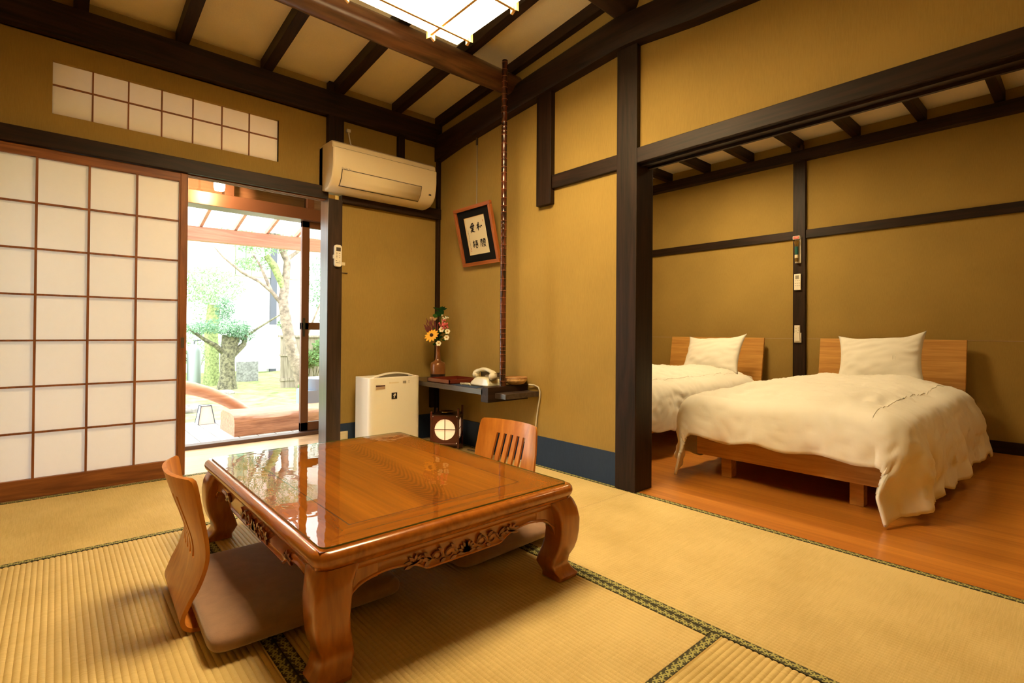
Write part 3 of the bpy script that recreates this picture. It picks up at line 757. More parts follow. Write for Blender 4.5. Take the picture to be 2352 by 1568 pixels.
# ------------------------------------------------------------------ low table
TX0, TX1, TY0, TY1, TZ = -1.872, -.958, -2.318, -1.092, .318
tcx, tcy = (TX0 + TX1) / 2, (TY0 + TY1) / 2
tb = empty('low_table', (tcx, tcy, 0)); tag(tb, 'glossy carved low wooden table with a glass sheet on top', 'low table')
def rrect(x0, x1, y0, y1, r, n=6):
    out = []
    for cx, cy, a0 in ((x1 - r, y1 - r, 0), (x0 + r, y1 - r, 90), (x0 + r, y0 + r, 180), (x1 - r, y0 + r, 270)):
        for i in range(n + 1):
            a = math.radians(a0 + 90 * i / n); out.append((cx + r * math.cos(a), cy + r * math.sin(a)))
    return out
def ringloft(mb, prof, r0=.045, n=8, cap_top=True, cap_bot=True):
    """prof: list of (inset, z)"""
    rings = [[(x, y, z) for x, y in rrect(TX0 + ins, TX1 - ins, TY0 + ins, TY1 - ins, max(.004, r0 - ins * .6), n)] for ins, z in prof]
    k = len(rings[0]); vs = sum(rings, []); fs = []
    for i in range(len(rings) - 1):
        for j in range(k):
            a = i * k + j; b = i * k + (j + 1) % k; fs.append((a, b, b + k, a + k))
    if cap_bot: fs.append(tuple(range(k))[::-1])
    if cap_top: fs.append(tuple((len(rings) - 1) * k + j for j in range(k)))
    mb._add(vs, fs)
prof = [(.016, TZ - .050), (.012, TZ - .046), (.011, TZ - .040), (.006, TZ - .036), (.002, TZ - .030), (.0, TZ - .020), (.002, TZ - .010), (.008, TZ - .003), (.018, TZ), (.06, TZ)]
mb = MB(); ringloft(mb, prof, cap_top=False)
# top frame boards with mitred corners around the figured panel
px0, px1, py0, py1 = TX0 + .145, TX1 - .145, TY0 + .145, TY1 - .145
mb.build('moulded_edge', 'table', tb, smooth=50)
ix0, ix1, iy0, iy1 = TX0 + .0185, TX1 - .0185, TY0 + .0185, TY1 - .0185
gz = TZ + .0002
for q in ([(ix0, iy0, gz), (px0, py0, gz), (px0, py1, gz), (ix0, iy1, gz)], [(ix1, iy0, gz), (ix1, iy1, gz), (px1, py1, gz), (px1, py0, gz)]):
    mb = MB(); mb._add(q, [(0, 1, 2, 3)]); mb.build('frame_board', 'table', tb)
for q in ([(ix0, iy0, gz), (ix1, iy0, gz), (px1, py0, gz), (px0, py0, gz)], [(ix0, iy1, gz), (px0, py1, gz), (px1, py1, gz), (ix1, iy1, gz)]):
    mb = MB(); mb._add(q, [(0, 1, 2, 3)]); mb.build('frame_board', 'table_x', tb)
MB().box((px0 + .004, py0 + .004, TZ - .01), (px1 - .004, py1 - .004, TZ + .0004)).build('figured_panel', 'tabletop', tb)
g = .004
mb = MB()
for a, b in (((px0, py0), (px1, py0 + g)), ((px0, py1 - g), (px1, py1)), ((px0, py0), (px0 + g, py1)), ((px1 - g, py0), (px1, py1))):
    mb.box((a[0], a[1], TZ - .004), (b[0], b[1], TZ + .0003))
mb.build('groove_line', 'groove', tb)
GI = .026; gt = .0045
mb = MB(); pr = rrect(TX0 + GI, TX1 - GI, TY0 + GI, TY1 - GI, .022)
mb._add([(x, y, TZ + .0012 + gt) for x, y in pr], [tuple(range(len(pr)))])
mb.build('glass_sheet', 'glass', tb)
mb = MB(); k = len(pr)
mb._add([(x, y, TZ + .0012) for x, y in pr] + [(x, y, TZ + .0012 + gt) for x, y in pr], [(i, (i + 1) % k, (i + 1) % k + k, i + k) for i in range(k)])
mb.build('glass_edge', 'glassedge', tb)
# apron: moulded rail, wavy lower edge, carved leaves
def apron(axis, sgn):
    A = .036                                             # inset of the apron face
    if axis == 'y': face = TY0 + A if sgn < 0 else TY1 - A; a0, a1 = TX0 + .05, TX1 - .05
    else: face = TX0 + A if sgn < 0 else TX1 - A; a0, a1 = TY0 + .05, TY1 - .05
    L = a1 - a0; nn = 90; top = TZ - .046
    def low(t):
        d = min(t, 1 - t) * L
        z = .205
        if d < .075: z = .205 + .0 - .045 * max(0, 1 - (d - .02) / .055) ** 1.0 if d > .02 else .16
        if .075 <= d < .24: z = .205 + .012 * math.sin((d - .075) / .165 * PI)
        if .24 <= d < .275: z = .205 - (d - .24) / .035 * .020
        if d >= .275: z = .185 + .006 * math.sin((d - .275) / (L - .55) * 2 * PI * 1.0 + 0) * 0
        return z
    def P(a, off, z): return (a, face + off * -sgn * -1, z) if axis == 'y' else (face + off * -sgn * -1, a, z)
    prof = [(0, 0), (.004, 0.0), (.004, .010), (-.001, .014), (-.001, .5), (.004, .93), (.006, 1), (-.02, 1), (-.02, 0)]
    mb = MB()
    vs = []; fs = []; m = 10
    for i in range(nn + 1):
        t = i / nn; zl = low(t); a = a0 + L * t
        ring = [(.003, zl), (.005, zl + .006), (.001, zl + .010), (.0, zl + .02), (.0, top - .030), (.004, top - .022), (.010, top - .016), (.010, top - .004), (.006, top), (-.022, top), (-.022, zl)]
        vs += [P(a, o * 1.0, z) for o, z in ring]; m = len(ring)
    for i in range(nn):
        for j in range(m):
            q = i * m + j; w2 = i * m + (j + 1) % m; fs.append((q, w2, w2 + m, q + m))
    mb._add(vs, fs)
    ap = mb.build('apron', 'table_x' if axis == 'y' else 'table', tb, smooth=45)
    # carving: mirrored scrolls of leaves
    cm = MB(); sides = {1: MB(), -1: MB()}; c = (a0 + a1) / 2
    def scroll(ac, zc, r, turns, ph, dirn, rad, cm=cm):
        pts = []; rr = []
        for i in range(15):
            t = i / 14; th = ph + dirn * turns * 2 * PI * t; q = r * (1 - .55 * t)
            pts.append(P(ac + q * math.cos(th), .002 + .002 * (1 - t), zc + q * math.sin(th) * .8)); rr.append(rad * .95 * (1 - .5 * t))
        cm.tube(pts, rr, 6)
    def leaf(ac, zc, dx, dz, w, cm=cm):
        n = 6; top_ = []; bot_ = []
        for i in range(n + 1):
            t = i / n; ww = w * math.sin(PI * min(1, t * .9 + .08)); cx = ac + dx * t; cz = zc + dz * t
            ln = math.hypot(dx, dz); nx, nz = -dz / ln, dx / ln
            top_.append((cx + nx * ww, cz + nz * ww)); bot_.append((cx - nx * ww, cz - nz * ww))
        poly = top_ + bot_[::-1]
        cm.prism(poly, lambda a, b: P(a, .0, b), lambda a, b: P(a, .0062, b))
    zc = .212
    for sg in (1, -1):
        for k_ in range(5):
            an = math.radians(90 - sg * k_ * 22); leaf(c, zc - .014, .032 * math.cos(an), .034 * math.sin(an), .0055)
        scroll(c + sg * .058, zc - .001, .021, .95, PI if sg > 0 else 0, -sg, .004); scroll(c + sg * .100, zc, .020, .95, 0 if sg > 0 else PI, sg, .004)
        for dx_, dz_ in ((.024, .022), (.032, .004), (.024, -.018)): leaf(c + sg * .122, zc, sg * dx_, dz_, .006)
        for q1, q2, q3, q4 in ((.040, .010, .016, .014), (.074, -.012, .018, -.006), (.080, .012, .020, .010), (.036, -.014, .022, -.006)): leaf(c + sg * q1, zc + q2, sg * q3, q4, .0048)
        e = c + sg * (L / 2 - .235)
        for k_ in range(6):
            an = math.radians(200 - k_ * 38); leaf(e, zc + .002, -sg * .036 * math.cos(an) * (1 if k_ < 4 else .7), .024 * math.sin(an), .0055, sides[sg])
        scroll(e - sg * .018, zc + .006, .013, 1.0, PI / 2, sg, .0035, sides[sg])
    for q_ in (cm, sides[1], sides[-1]): q_.build('carving', 'carve', ap)
for ax, sg in (('y', -1), ('x', -1), ('y', 1), ('x', 1)): apron(ax, sg)
# cabriole legs
def leg(cx, cy, sx, sy):
    """(cx,cy): outer corner of the foot; sx,sy: direction from the corner inwards"""
    prof = [(0.000, .000, .090), (.012, -.003, .092), (.018, .003, .088), (.030, .013, .084), (.048, .021, .084), (.070, .018, .082), (.095, .006, .086), (.125, -.002, .087), (.160, -.006, .088),
            (.200, -.007, .092), (.235, -.004, .098), (.262, .004, .108), (.272, .010, .108)]
    vs = []; fs = []; NN = 16
    for z, o, w in prof:
        r = .010 if z < .2 else .010 + (z - .2) * .25; base = []
        for (ax, ay, a0) in ((o + r, o + r, 180), (o + w - r, o + r, 270), (o + w - r, o + w - r, 0), (o + r, o + w - r, 90)):
            for i in range(4):
                a = math.radians(a0 + 30 * i); base.append((ax + r * math.cos(a), ay + r * math.sin(a)))
        vs += [(cx + sx * a, cy + sy * b, z + .001) for a, b in base]
    for i in range(len(prof) - 1):
        for j in range(NN):
            a = i * NN + j; b = i * NN + (j + 1) % NN; f = (a, b, b + NN, a + NN); fs.append(f if sx * sy > 0 else f[::-1])
    f0 = tuple(range(NN))[::-1]; f1 = tuple((len(prof) - 1) * NN + j for j in range(NN))
    fs += [f0, f1] if sx * sy > 0 else [f0[::-1], f1[::-1]]
    mb = MB(); mb._add(vs, fs); return mb
for (cx, sx) in ((TX0 + .006, 1), (TX1 - .000, -1)):
    for (cy, sy) in ((TY0 - .0, 1), (TY1 + .0, -1)):
        mb = leg(cx, cy, sx, sy)
        # curved brackets into both aprons
        for ax in (0, 1):
            n = 9; poly = [(-.012, .268), (-.012, .16)]
            for i in range(n + 1):
                t = i / n; poly.append((-.006 + .085 * (1 - math.cos(t * PI / 2)), .150 + .062 * math.sin(t * PI / 2)))
            poly.append((.079, .268))
            d0, d1 = .034, .050
            if ax == 0: mb.prism(poly, lambda a, b: (cx + sx * (.09 + a), cy + sy * d0, b), lambda a, b: (cx + sx * (.09 + a), cy + sy * d1, b))
            else: mb.prism(poly, lambda a, b: (cx + sx * d0, cy + sy * (.09 + a), b), lambda a, b: (cx + sx * d1, cy + sy * (.09 + a), b))
        mb.build('leg', 'table_z', tb, smooth=40)

# ------------------------------------------------------------------ legless chairs
def chair_profile(t):
    """t 0..1 from the front of the seat board to the top of the back; returns (u, z), u grows towards the sitter's back"""
    pts = [(-.36, .006), (-.2, .006), (-.06, .006), (-.026, .008), (-.006, .020), (.000, .042), (-.012, .075), (-.031, .125), (-.040, .18), (-.036, .225), (-.020, .28), (.0, .34), (.026, .425)]
    x = t * (len(pts) - 1); i = min(int(x), len(pts) - 2); f = x - i
    p0 = pts[max(i - 1, 0)]; p1 = pts[i]; p2 = pts[i + 1]; p3 = pts[min(i + 2, len(pts) - 1)]
    def cr(a, b, c, d): return .5 * ((2 * b) + (-a + c) * f + (2 * a - 5 * b + 4 * c - d) * f * f + (-a + 3 * b - 3 * c + d) * f ** 3)
    return cr(p0[0], p1[0], p2[0], p3[0]), cr(p0[1], p1[1], p2[1], p3[1])
def make_chair():
    """local frame: +x is the sitter's back direction, y across"""
    root = empty('legless_chair', (0, 0, 0))
    nt_, nw = 96, 80
    T0 = 3 / 12
    def width(z):
        if z < .05: return .19
        return .19 + .0 * z + (-.008 + .014 * math.sin(min(1, (z - .05) / .38) * PI))
    def pos(t, w, th):
        u, z = chair_profile(t); e = .004
        u2, z2 = chair_profile(min(1, t + e)); u1, z1 = chair_profile(max(0, t - e))
        du, dz = u2 - u1, z2 - z1; l = math.hypot(du, dz) or 1; nx, nz = -dz / l, du / l
        hw = width(z) if z > .05 else .185
        wy = w * hw
        dish = .046 * (abs(w) ** 2.4) * max(0, min(1.1, (z - .09) / .3))       # wraps forward at the sides
        rc = 0
        return (u - dish + nx * th, wy, z + nz * th)
    # slots are left open in the back
    slots = [-.44, -.22, 0, .22, .44]; sw = .052
    tz0, tz1 = .655, .935
    vs = {}; mb = MB(); vl = []; fs = []
    def vid(i, j, s):
        k = (i, j, s)
        if k not in vs:
            t = i / nt_; w = -1 + 2 * j / nw
            # rounded top corners
            u, z = chair_profile(t)
            if t > .93:
                q = (t - .93) / .07; lim = 1 - .07 * (1 - math.sqrt(max(0, 1 - q ** 4)));  w = w * lim
            vs[k] = len(vl); vl.append(pos(t, w, .0055 * s))
        return vs[k]
    def is_slot(i, j):
        t = (i + .5) / nt_; w = -1 + 2 * (j + .5) / nw
        return tz0 < t < tz1 and any(abs(w - s) < sw for s in slots)
    cells = [(i, j) for i in range(nt_) for j in range(nw) if not is_slot(i, j)]
    cs = set(cells)
    for i, j in cells:
        fs.append((vid(i, j, 1), vid(i, j + 1, 1), vid(i + 1, j + 1, 1), vid(i + 1, j, 1)))
        fs.append((vid(i, j, -1), vid(i + 1, j, -1), vid(i + 1, j + 1, -1), vid(i, j + 1, -1)))
        for di, dj, (p, q) in ((-1, 0, ((i, j), (i, j + 1))), (1, 0, ((i + 1, j + 1), (i + 1, j))), (0, -1, ((i + 1, j), (i, j))), (0, 1, ((i, j + 1), (i + 1, j + 1)))):
            if (i + di, j + dj) not in cs:
                fs.append((vid(*p, -1), vid(*q, -1), vid(*q, 1), vid(*p, 1)))
    mb._add(vl, fs)
    o = mb.build('bentwood_shell', 'chairwood', root, local=True, smooth=50)
    return root
def make_cushion():
    mb = MB(); n = 22; H = .055; X = .268; Y = .305
    def se(a): return math.copysign(abs(a) ** .13, a)
    def pos(u, v):
        th = 2 * PI * u; ph = PI * v - PI / 2
        c = math.cos(ph); x = X * se(math.cos(th)) * max(0, c) ** .30; y = Y * se(math.sin(th)) * max(0, c) ** .30
        z = H / 2 * math.copysign(abs(math.sin(ph)) ** .55, math.sin(ph))
        k = 1 + .10 * noise.noise(Vector((x * 6, y * 6, 3)))
        return (x, y, H / 2 + z * k + .0025)
    mb.grid(pos, 64, 18)
    return mb.build('floor_cushion', 'cushion', None, local=True, smooth=80)
ch = make_chair(); ch.location = (-2.05, -1.665, .001); ch.rotation_euler.z = PI + math.radians(-2)
tag(ch, 'legless bentwood chair with slotted back, seen from behind beside the paper screens', 'legless chair', 'legless chairs at the low table')
c2 = copy_tree(ch); c2.location = (-.725, -1.705, .001); c2.rotation_euler.z = math.radians(3)
tag(c2, 'legless bentwood chair with slotted back, facing us from beyond the low table', 'legless chair', 'legless chairs at the low table')
cu = make_cushion(); cu.location = (-1.752, -1.758, .012); cu.rotation_euler.z = math.radians(-2)
tag(cu, 'flat brown cushion on the seat of the legless chair near the paper screens', 'floor cushion', 'brown cushions on the legless chairs')
cu2 = cu.copy(); COL.objects.link(cu2); cu2.location = (-1.02, -1.762, .012); cu2.rotation_euler.z = math.radians(3)
tag(cu2, 'flat brown cushion under the table, on the seat of the far legless chair', 'floor cushion', 'brown cushions on the legless chairs')

# ------------------------------------------------------------------ air conditioner
AX0, AX1 = -.975, -.171
ac = empty('air_conditioner', (-.573, WA, 1.80)); tag(ac, 'cream wall air conditioner above the doorway post, near the room corner', 'air conditioner')
apf = [(WA, 1.802), (-.06, 1.798), (-.115, 1.806), (-.155, 1.828), (-.183, 1.865), (-.199, 1.915), (-.205, 1.965), (-.206, 2.058), (-.198, 2.062), (-.190, 2.066), (-.184, 2.098), (-.165, 2.112), (WA, 2.118)]
mb = MB(); n = len(apf)
ins = [(AX0 + .0, 0), ]
rings = []
for x, k in ((AX0, .97), (AX0 + .006, .995), (AX0 + .014, 1), (AX1 - .014, 1), (AX1 - .006, .995), (AX1, .97)):
    rings.append([(x, WA + (y - WA) * k, 1.955 + (z - 1.955) * k) for y, z in apf])
vs = sum(rings, []); fs = []
for i in range(5):
    for j in range(n):
        a = i * n + j; b = i * n + (j + 1) % n; fs.append((a, b, b + n, a + n))
fs += [tuple(range(n))[::-1], tuple(5 * n + j for j in range(n))]
mb._add(vs, fs); mb.build('casing', 'cream', ac, smooth=35)
def acp(t, off):
    seg = apf[1:7]; x = t * (len(seg) - 1); i = min(int(x), len(seg) - 2); f = x - i
    y = seg[i][0] + (seg[i + 1][0] - seg[i][0]) * f; z = seg[i][1] + (seg[i + 1][1] - seg[i][1]) * f
    dy, dz = seg[i + 1][0] - seg[i][0], seg[i + 1][1] - seg[i][1]; l = math.hypot(dy, dz)
    return y - dz / l * off * 1.0 * (1 if dz > 0 else 1), z + dy / l * off
mb = MB(); mb.grid(lambda u, v: (lambda q: (-.915 + .615 * u, q[0], q[1]))(acp(.34 + .50 * v, .0012)), 2, 12); mb.build('outlet_gap', 'slot', ac, solid=.001)
mb = MB(); mb.grid(lambda u, v: (lambda q: (-.910 + .605 * u, q[0], q[1]))(acp(.385 + .435 * v, .0032)), 2, 12); mb.build('air_flap', 'cream', ac, solid=.002, smooth=60)
MB().box((AX0 + .01, -.2005, 2.0585), (AX1 - .01, -.188, 2.0625)).build('panel_seam', 'slot', ac)
MB().box((-.232, -.19, 1.872), (-.212, -.186, 1.884)).build('indicator', 'slot', ac)
mb = text_mesh('DAIKIN', .020, lambda a, b, t: (-.885 + a, -.2065 - t * .5, 1.925 + b), 'x', 'greyplastic', ac)
mb.build('logo', 'greyplastic', ac)
MB().box((AX0 + .004, -.02, 1.81), (AX0 + .0, WA, 2.10)).build('back_seam', 'slot', ac)
MB().tube([(-.165, .0, 1.83), (-.12, .015, 1.80), (-.07, .02, 1.80)], .018, 10).box((-.165, .0, 1.80), (-.10, .034, 1.825)).build('pipe_duct', 'black', ac)
s_ = empty('wall_socket', (-.778, WA, 2.21)); tag(s_, 'wall socket with a white plug above the air conditioner', 'socket')
MB().box((-.808, WA - .006, 2.175), (-.755, WA, 2.30)).build('cover_plate', 'plaster', s_, bevel=.001)
MB().box((-.792, WA - .03, 2.262), (-.764, WA - .006, 2.285)).build('plug', 'white', s_, bevel=.003)
MB().tube([(-.777, WA - .02, 2.265), (-.775, WA - .025, 2.235), (-.768, WA - .03, 2.19), (-.752, WA - .03, 2.15), (-.742, WA - .03, 2.119)], .0045, 8).build('cord', 'white', s_)

# wall switch, low outlet, remote
s_ = empty('light_switch', (-.80, WA, 1.262)); tag(s_, 'ochre light switch plate beside the doorway post', 'light switch')
MB().box((-.832, WA - .008, 1.262), (-.772, WA, 1.382)).build('cover_plate', 'plaster', s_, bevel=.001)
MB().box((-.817, WA - .011, 1.312), (-.789, WA - .008, 1.334)).build('rocker', 'offwhite', s_, bevel=.001)
MB().box((-.832, WA - .009, 1.258), (-.768, WA - .0005, 1.262)).build('lower_rim', 'slot', s_)
s_ = empty('power_outlet', (-.80, WA, .075)); tag(s_, 'cream power outlet low on the blue skirting', 'power outlet')
MB().box((-.830, WA - .014, .06), (-.757, WA - .004, .134)).build('cover_plate', 'offwhite', s_, bevel=.002)
MB().box((-.812, WA - .0155, .085), (-.776, WA - .014, .112)).build('socket_face', 'cream', s_)
r_ = empty('remote_control', (-.868, -.02, 1.293)); tag(r_, 'white remote control on the dark doorway post', 'remote control')
mb = MB(); pl = [(x, z) for x, z in rrect(-.894, -.843, 1.292, 1.442, .016, 5)]
mb.prism(pl, lambda a, b: (a, -.026, b), lambda a, b: (a, -.046, b)); mb.build('body', 'white', r_, bevel=.002)
MB().box((-.900, -.040, 1.345), (-.890, -.0205, 1.372)).box((-.888, -.026, 1.31), (-.85, -.0205, 1.40)).build('holder', 'white', r_)
MB().box((-.884, -.0468, 1.398), (-.852, -.046, 1.424)).build('display', 'slot', r_)
for i, (bx, bz) in enumerate([(-.880, 1.384), (-.860, 1.384), (-.880, 1.370), (-.860, 1.366), (-.880, 1.360), (-.860, 1.354), (-.880, 1.350), (-.882, 1.332), (-.859, 1.330), (-.880, 1.318), (-.870, 1.318), (-.858, 1.318)]):
    MB().box((bx - .0045, -.0475, bz - .002 - (.001 if i < 2 else 0)), (bx + .0045, -.046, bz + .002)).build('button', 'greyplastic', r_)

# ------------------------------------------------------------------ framed calligraphy
FW, FH = .425, .425
O = Vector((-.118, -.355, 1.748)); RV = Vector((0, -1, 0)); DV = Vector((.098, 0, -.413)).normalized(); NV = DV.cross(RV)
if NV.x > 0: NV = -NV
def FP(a, b, t=0): return tuple(O + RV * a + DV * b + NV * t)
fr = empty('framed_calligraphy', (-.06, -.57, 1.33)); tag(fr, 'framed black calligraphy leaning forward on the wall in the corner', 'framed calligraphy')
def fbox(mb, a0, a1, b0, b1, t0, t1):
    mb.hexa([FP(a0, b0, t0), FP(a1, b0, t0), FP(a1, b1, t0), FP(a0, b1, t0), FP(a0, b0, t1), FP(a1, b0, t1), FP(a1, b1, t1), FP(a0, b1, t1)]); return mb
for b0_ in (0, FH - .026): fbox(MB(), 0, FW, b0_, b0_ + .026, -.012, .012).build('frame_rail', 'frame', fr, bevel=.002)
for a0_ in (0, FW - .026): fbox(MB(), a0_, a0_ + .026, .026, FH - .026, -.012, .012).build('frame_stile', 'frame_z', fr, bevel=.002)
fbox(MB(), .024, FW - .024, .024, FH - .024, -.008, -.002).build('mount', 'mount', fr)
A0, A1, B0, B1 = .098, .328, .078, .347
fbox(MB(), A0, A1, B0, B1, -.002, -.0008).build('art_paper', 'artpaper', fr)
mb = MB()
for a, b_, c, d_ in ((A0, A0 + .003, B0, B1), (A0 + .012, A0 + .0135, B0, B1), (A0, A1, B0, B0 + .0025)): fbox(mb, a, b_, c, d_, -.0008, .0002)
mb.build('gold_line', 'gold', fr)
STROKES = {
 'wa': [[(.44,.99),(.36,.93),(.26,.86)],[(.06,.68),(.28,.74),(.54,.78)],[(.36,.92),(.33,.55),(.30,.18),(.26,.04)],[(.30,.66),(.20,.46),(.02,.28)],[(.36,.60),(.44,.50),(.54,.40)],[(.64,.58),(.66,.42),(.74,.34)],[(.76,.60),(.92,.54),(.98,.42)]],
 'ai': [[(.72,.99),(.52,.95),(.30,.91)],[(.26,.86),(.33,.77)],[(.47,.88),(.51,.78)],[(.76,.90),(.64,.77)],[(.14,.70),(.08,.52)],[(.14,.68),(.50,.70),(.90,.73),(.82,.60)],[(.27,.58),(.20,.45)],[(.38,.60),(.42,.46),(.60,.44),(.68,.54)],[(.52,.62),(.57,.54)],[(.74,.60),(.86,.50)],[(.46,.42),(.32,.26),(.08,.12)],[(.36,.34),(.68,.38),(.46,.16),(.12,.0)],[(.34,.28),(.58,.12),(.98,.02)]],
 'kao': [[(.25,.99),(.30,.92)],[(.06,.87),(.48,.91)],[(.15,.84),(.20,.76)],[(.40,.87),(.32,.76)],[(.04,.72),(.50,.77)],[(.12,.72),(.11,.45),(.0,.10)],[(.42,.68),(.22,.52)],[(.45,.51),(.24,.34)],[(.50,.35),(.22,.08)],[(.54,.92),(.99,.96)],[(.78,.93),(.70,.82)],[(.60,.81),(.60,.26)],[(.60,.80),(.93,.83),(.92,.26)],[(.62,.64),(.90,.66)],[(.62,.47),(.90,.49)],[(.60,.30),(.92,.32)],[(.70,.25),(.52,.02)],[(.80,.25),(1.0,.05)]],
 'go': [[(.20,.99),(.27,.91)],[(.02,.83),(.42,.87)],[(.10,.71),(.35,.74)],[(.10,.59),(.35,.62)],[(.10,.48),(.13,.24)],[(.10,.47),(.36,.50),(.31,.26)],[(.13,.27),(.32,.29)],[(.50,.91),(.96,.95)],[(.72,.92),(.62,.60)],[(.54,.74),(.86,.78),(.82,.58)],[(.42,.56),(1.0,.60)],[(.56,.45),(.59,.10)],[(.56,.45),(.92,.48),(.86,.12)],[(.60,.14),(.86,.16)]]}
def brush(mb, pts, ca, cb, w, h, wd):
    """one ink stroke: a tapering ribbon lying on the paper"""
    P_ = []
    for (a, b), (c, d) in zip(pts, pts[1:]):
        for k in range(5): P_.append((a + (c - a) * k / 5, b + (d - b) * k / 5))
    P_.append(pts[-1]); n = len(P_); vs = []
    for i, (a, b) in enumerate(P_):
        t = i / (n - 1); a0, b0 = P_[max(i - 1, 0)]; a1, b1 = P_[min(i + 1, n - 1)]
        dx, dy = (a1 - a0) * w, (b1 - b0) * h; l = math.hypot(dx, dy) or 1
        hw = wd * (.75 + .45 * math.sin(t * 2.6 + .3)) * (1 - .72 * t ** 3)
        x = ca + (a - .5) * w + (b - .5) * w * .10; y = cb - (b - .5) * h
        vs += [FP(x + dy / l * hw, y + dx / l * hw, .0002), FP(x - dy / l * hw, y - dx / l * hw, .0002)]
    mb._add(vs, [(2 * i, 2 * i + 1, 2 * i + 3, 2 * i + 2) for i in range(n - 1)])
for key, (fa, fb), (cw, chh) in (('wa', (.71, .29), (.066, .060)), ('ai', (.36, .29), (.060, .066)), ('kao', (.76, .73), (.064, .064)), ('go', (.38, .74), (.064, .062))):
    mb = MB()
    for st_ in STROKES[key]: brush(mb, st_, A0 + (A1 - A0) * fa, B0 + (B1 - B0) * fb, cw, chh, .0046 if key in ('wa', 'ai') else .0036)
    mb.build('character', 'ink', fr)
mb = MB()
for i in range(16):
    b0_ = B0 + .09 + i * .0085; fbox(mb, A0 + .026 + .001 * math.sin(i * 2), A0 + .029 + .0012 * math.sin(i * 3.1), b0_, b0_ + .005, -.0007, -.0001)
mb.build('signature', 'ink', fr)
fbox(fbox(MB(), A0 + .024, A0 + .031, B1 - .048, B1 - .041, -.0007, 0), A0 + .024, A0 + .031, B1 - .034, B1 - .026, -.0007, 0).build('seal', 'seal', fr)
fbox(MB(), A1 - .022, A1 - .017, B0 + .035, B0 + .05, -.0007, 0).build('seal', 'seal', fr)
w_ = empty('picture_wire', (-.004, -.483, 1.74)); tag(w_, 'thin vertical hanging rod above the framed calligraphy', 'picture hanger')
MB().tube([(-.004, -.483, 1.75), (-.004, -.483, 2.275)], .0032, 8).build('rod', 'greyplastic', w_)
MB().box((-.012, -.489, 2.23), (-.0, -.477, 2.285)).build('hook', 'slot', w_)

# ------------------------------------------------------------------ corner shelf and the bamboo pole
sh = empty('corner_shelf', (-.17, -.55, .455)); tag(sh, 'dark wooden shelf board along the wall under the calligraphy', 'shelf')
MB().box((-.345, -1.0, .455), (-.010, .0, .490)).build('shelf_board', 'shelf', sh, bevel=.002)
MB().box((-.345, -1.056, .412), (-.010, -.985, .505)).build('cross_piece', 'darkwood_x', sh, bevel=.002)
MB().box((-.29, -1.157, .436), (-.010, -1.056, .468)).build('end_board', 'shelf', sh, bevel=.002)
MB().box((-.115, -.06, .25), (-.085, -.03, .455)).box((-.30, -.05, .0015), (-.275, -.02, .455)).build('support_leg', 'darkwood', sh)
bp_ = empty('bamboo_pole', (-.2, -1.022, .505)); tag(bp_, 'thin mottled bamboo pole rising from the shelf to the ceiling', 'bamboo pole')
prof = []; z = 0; rnd = random.Random(3); nodes = []
while z < 2.065:
    nodes.append(z); z += rnd.uniform(.022, .060)
nodes.append(2.075)
for i in range(len(nodes) - 1):
    a, b = nodes[i], nodes[i + 1]; tp = .0195 - .002 * a / 2.07
    prof += [(tp + .0012, a), (tp + .0002, a + .004), (tp, (a + b) / 2), (tp + .0002, b - .004)]
prof += [(.018, 2.072), (.010, 2.078), (0, 2.079)]
mb = MB().lathe([(0, 0)] + prof, (-.2, -1.022, .5052), 18)
for a in nodes[1:-1]:
    r = .0195 - .002 * a / 2.07 + .0010; mb.lathe([(r - .002, -.0016), (r + .0008, -.0006), (r + .0008, .0006), (r - .002, .0016)], (-.2, -1.022, .5052 + a), 18, mi=1)
mb.build('culm', ['bamboo', 'bamboo_node'], bp_, smooth=60)

# vase and flowers
VX, VY = -.14, -.19
va = empty('vase', (VX, VY, .4905)); tag(va, 'copper coloured long-necked vase at the corner end of the shelf', 'vase')
MB().lathe([(0, 0), (.050, 0), (.055, .004), (.0572, .036)], (VX, VY, .4905), 40).build('dark_foot', 'copper_dark', va, smooth=50)
MB().lathe([(.0572, .036), (.058, .075), (.056, .110), (.050, .122), (.034, .128), (.024, .137), (.020, .155), (.0175, .20), (.017, .235), (.019, .250), (.020, .254), (.016, .254), (.014, .23)], (VX, VY, .4905), 40).build('body', 'copper', va, smooth=50)
RT = Vector((.7486, -.6630, .007)); UP = Vector((0, 0, 1)); TW = Vector((-.662, -.749, 0))   # across, up, towards the room
def FV(s, h, f): return Vector((VX, VY, 0)) + RT * s + TW * f + UP * h
fl = empty('flower_arrangement', (VX, VY, .73)); tag(fl, 'arrangement of mixed cut flowers standing in the copper vase', 'flowers')
K = 1 / 300
def px_(x, y): return (x - 1005.5) * K, .49 + (869 - y) * K
stems = MB()
def stem(s, h, f): stems.tube([FV(0, .74, 0), FV(s * .35, .74 + (h - .74) * .5, f * .5), FV(s, h, f)], .0018, 6)
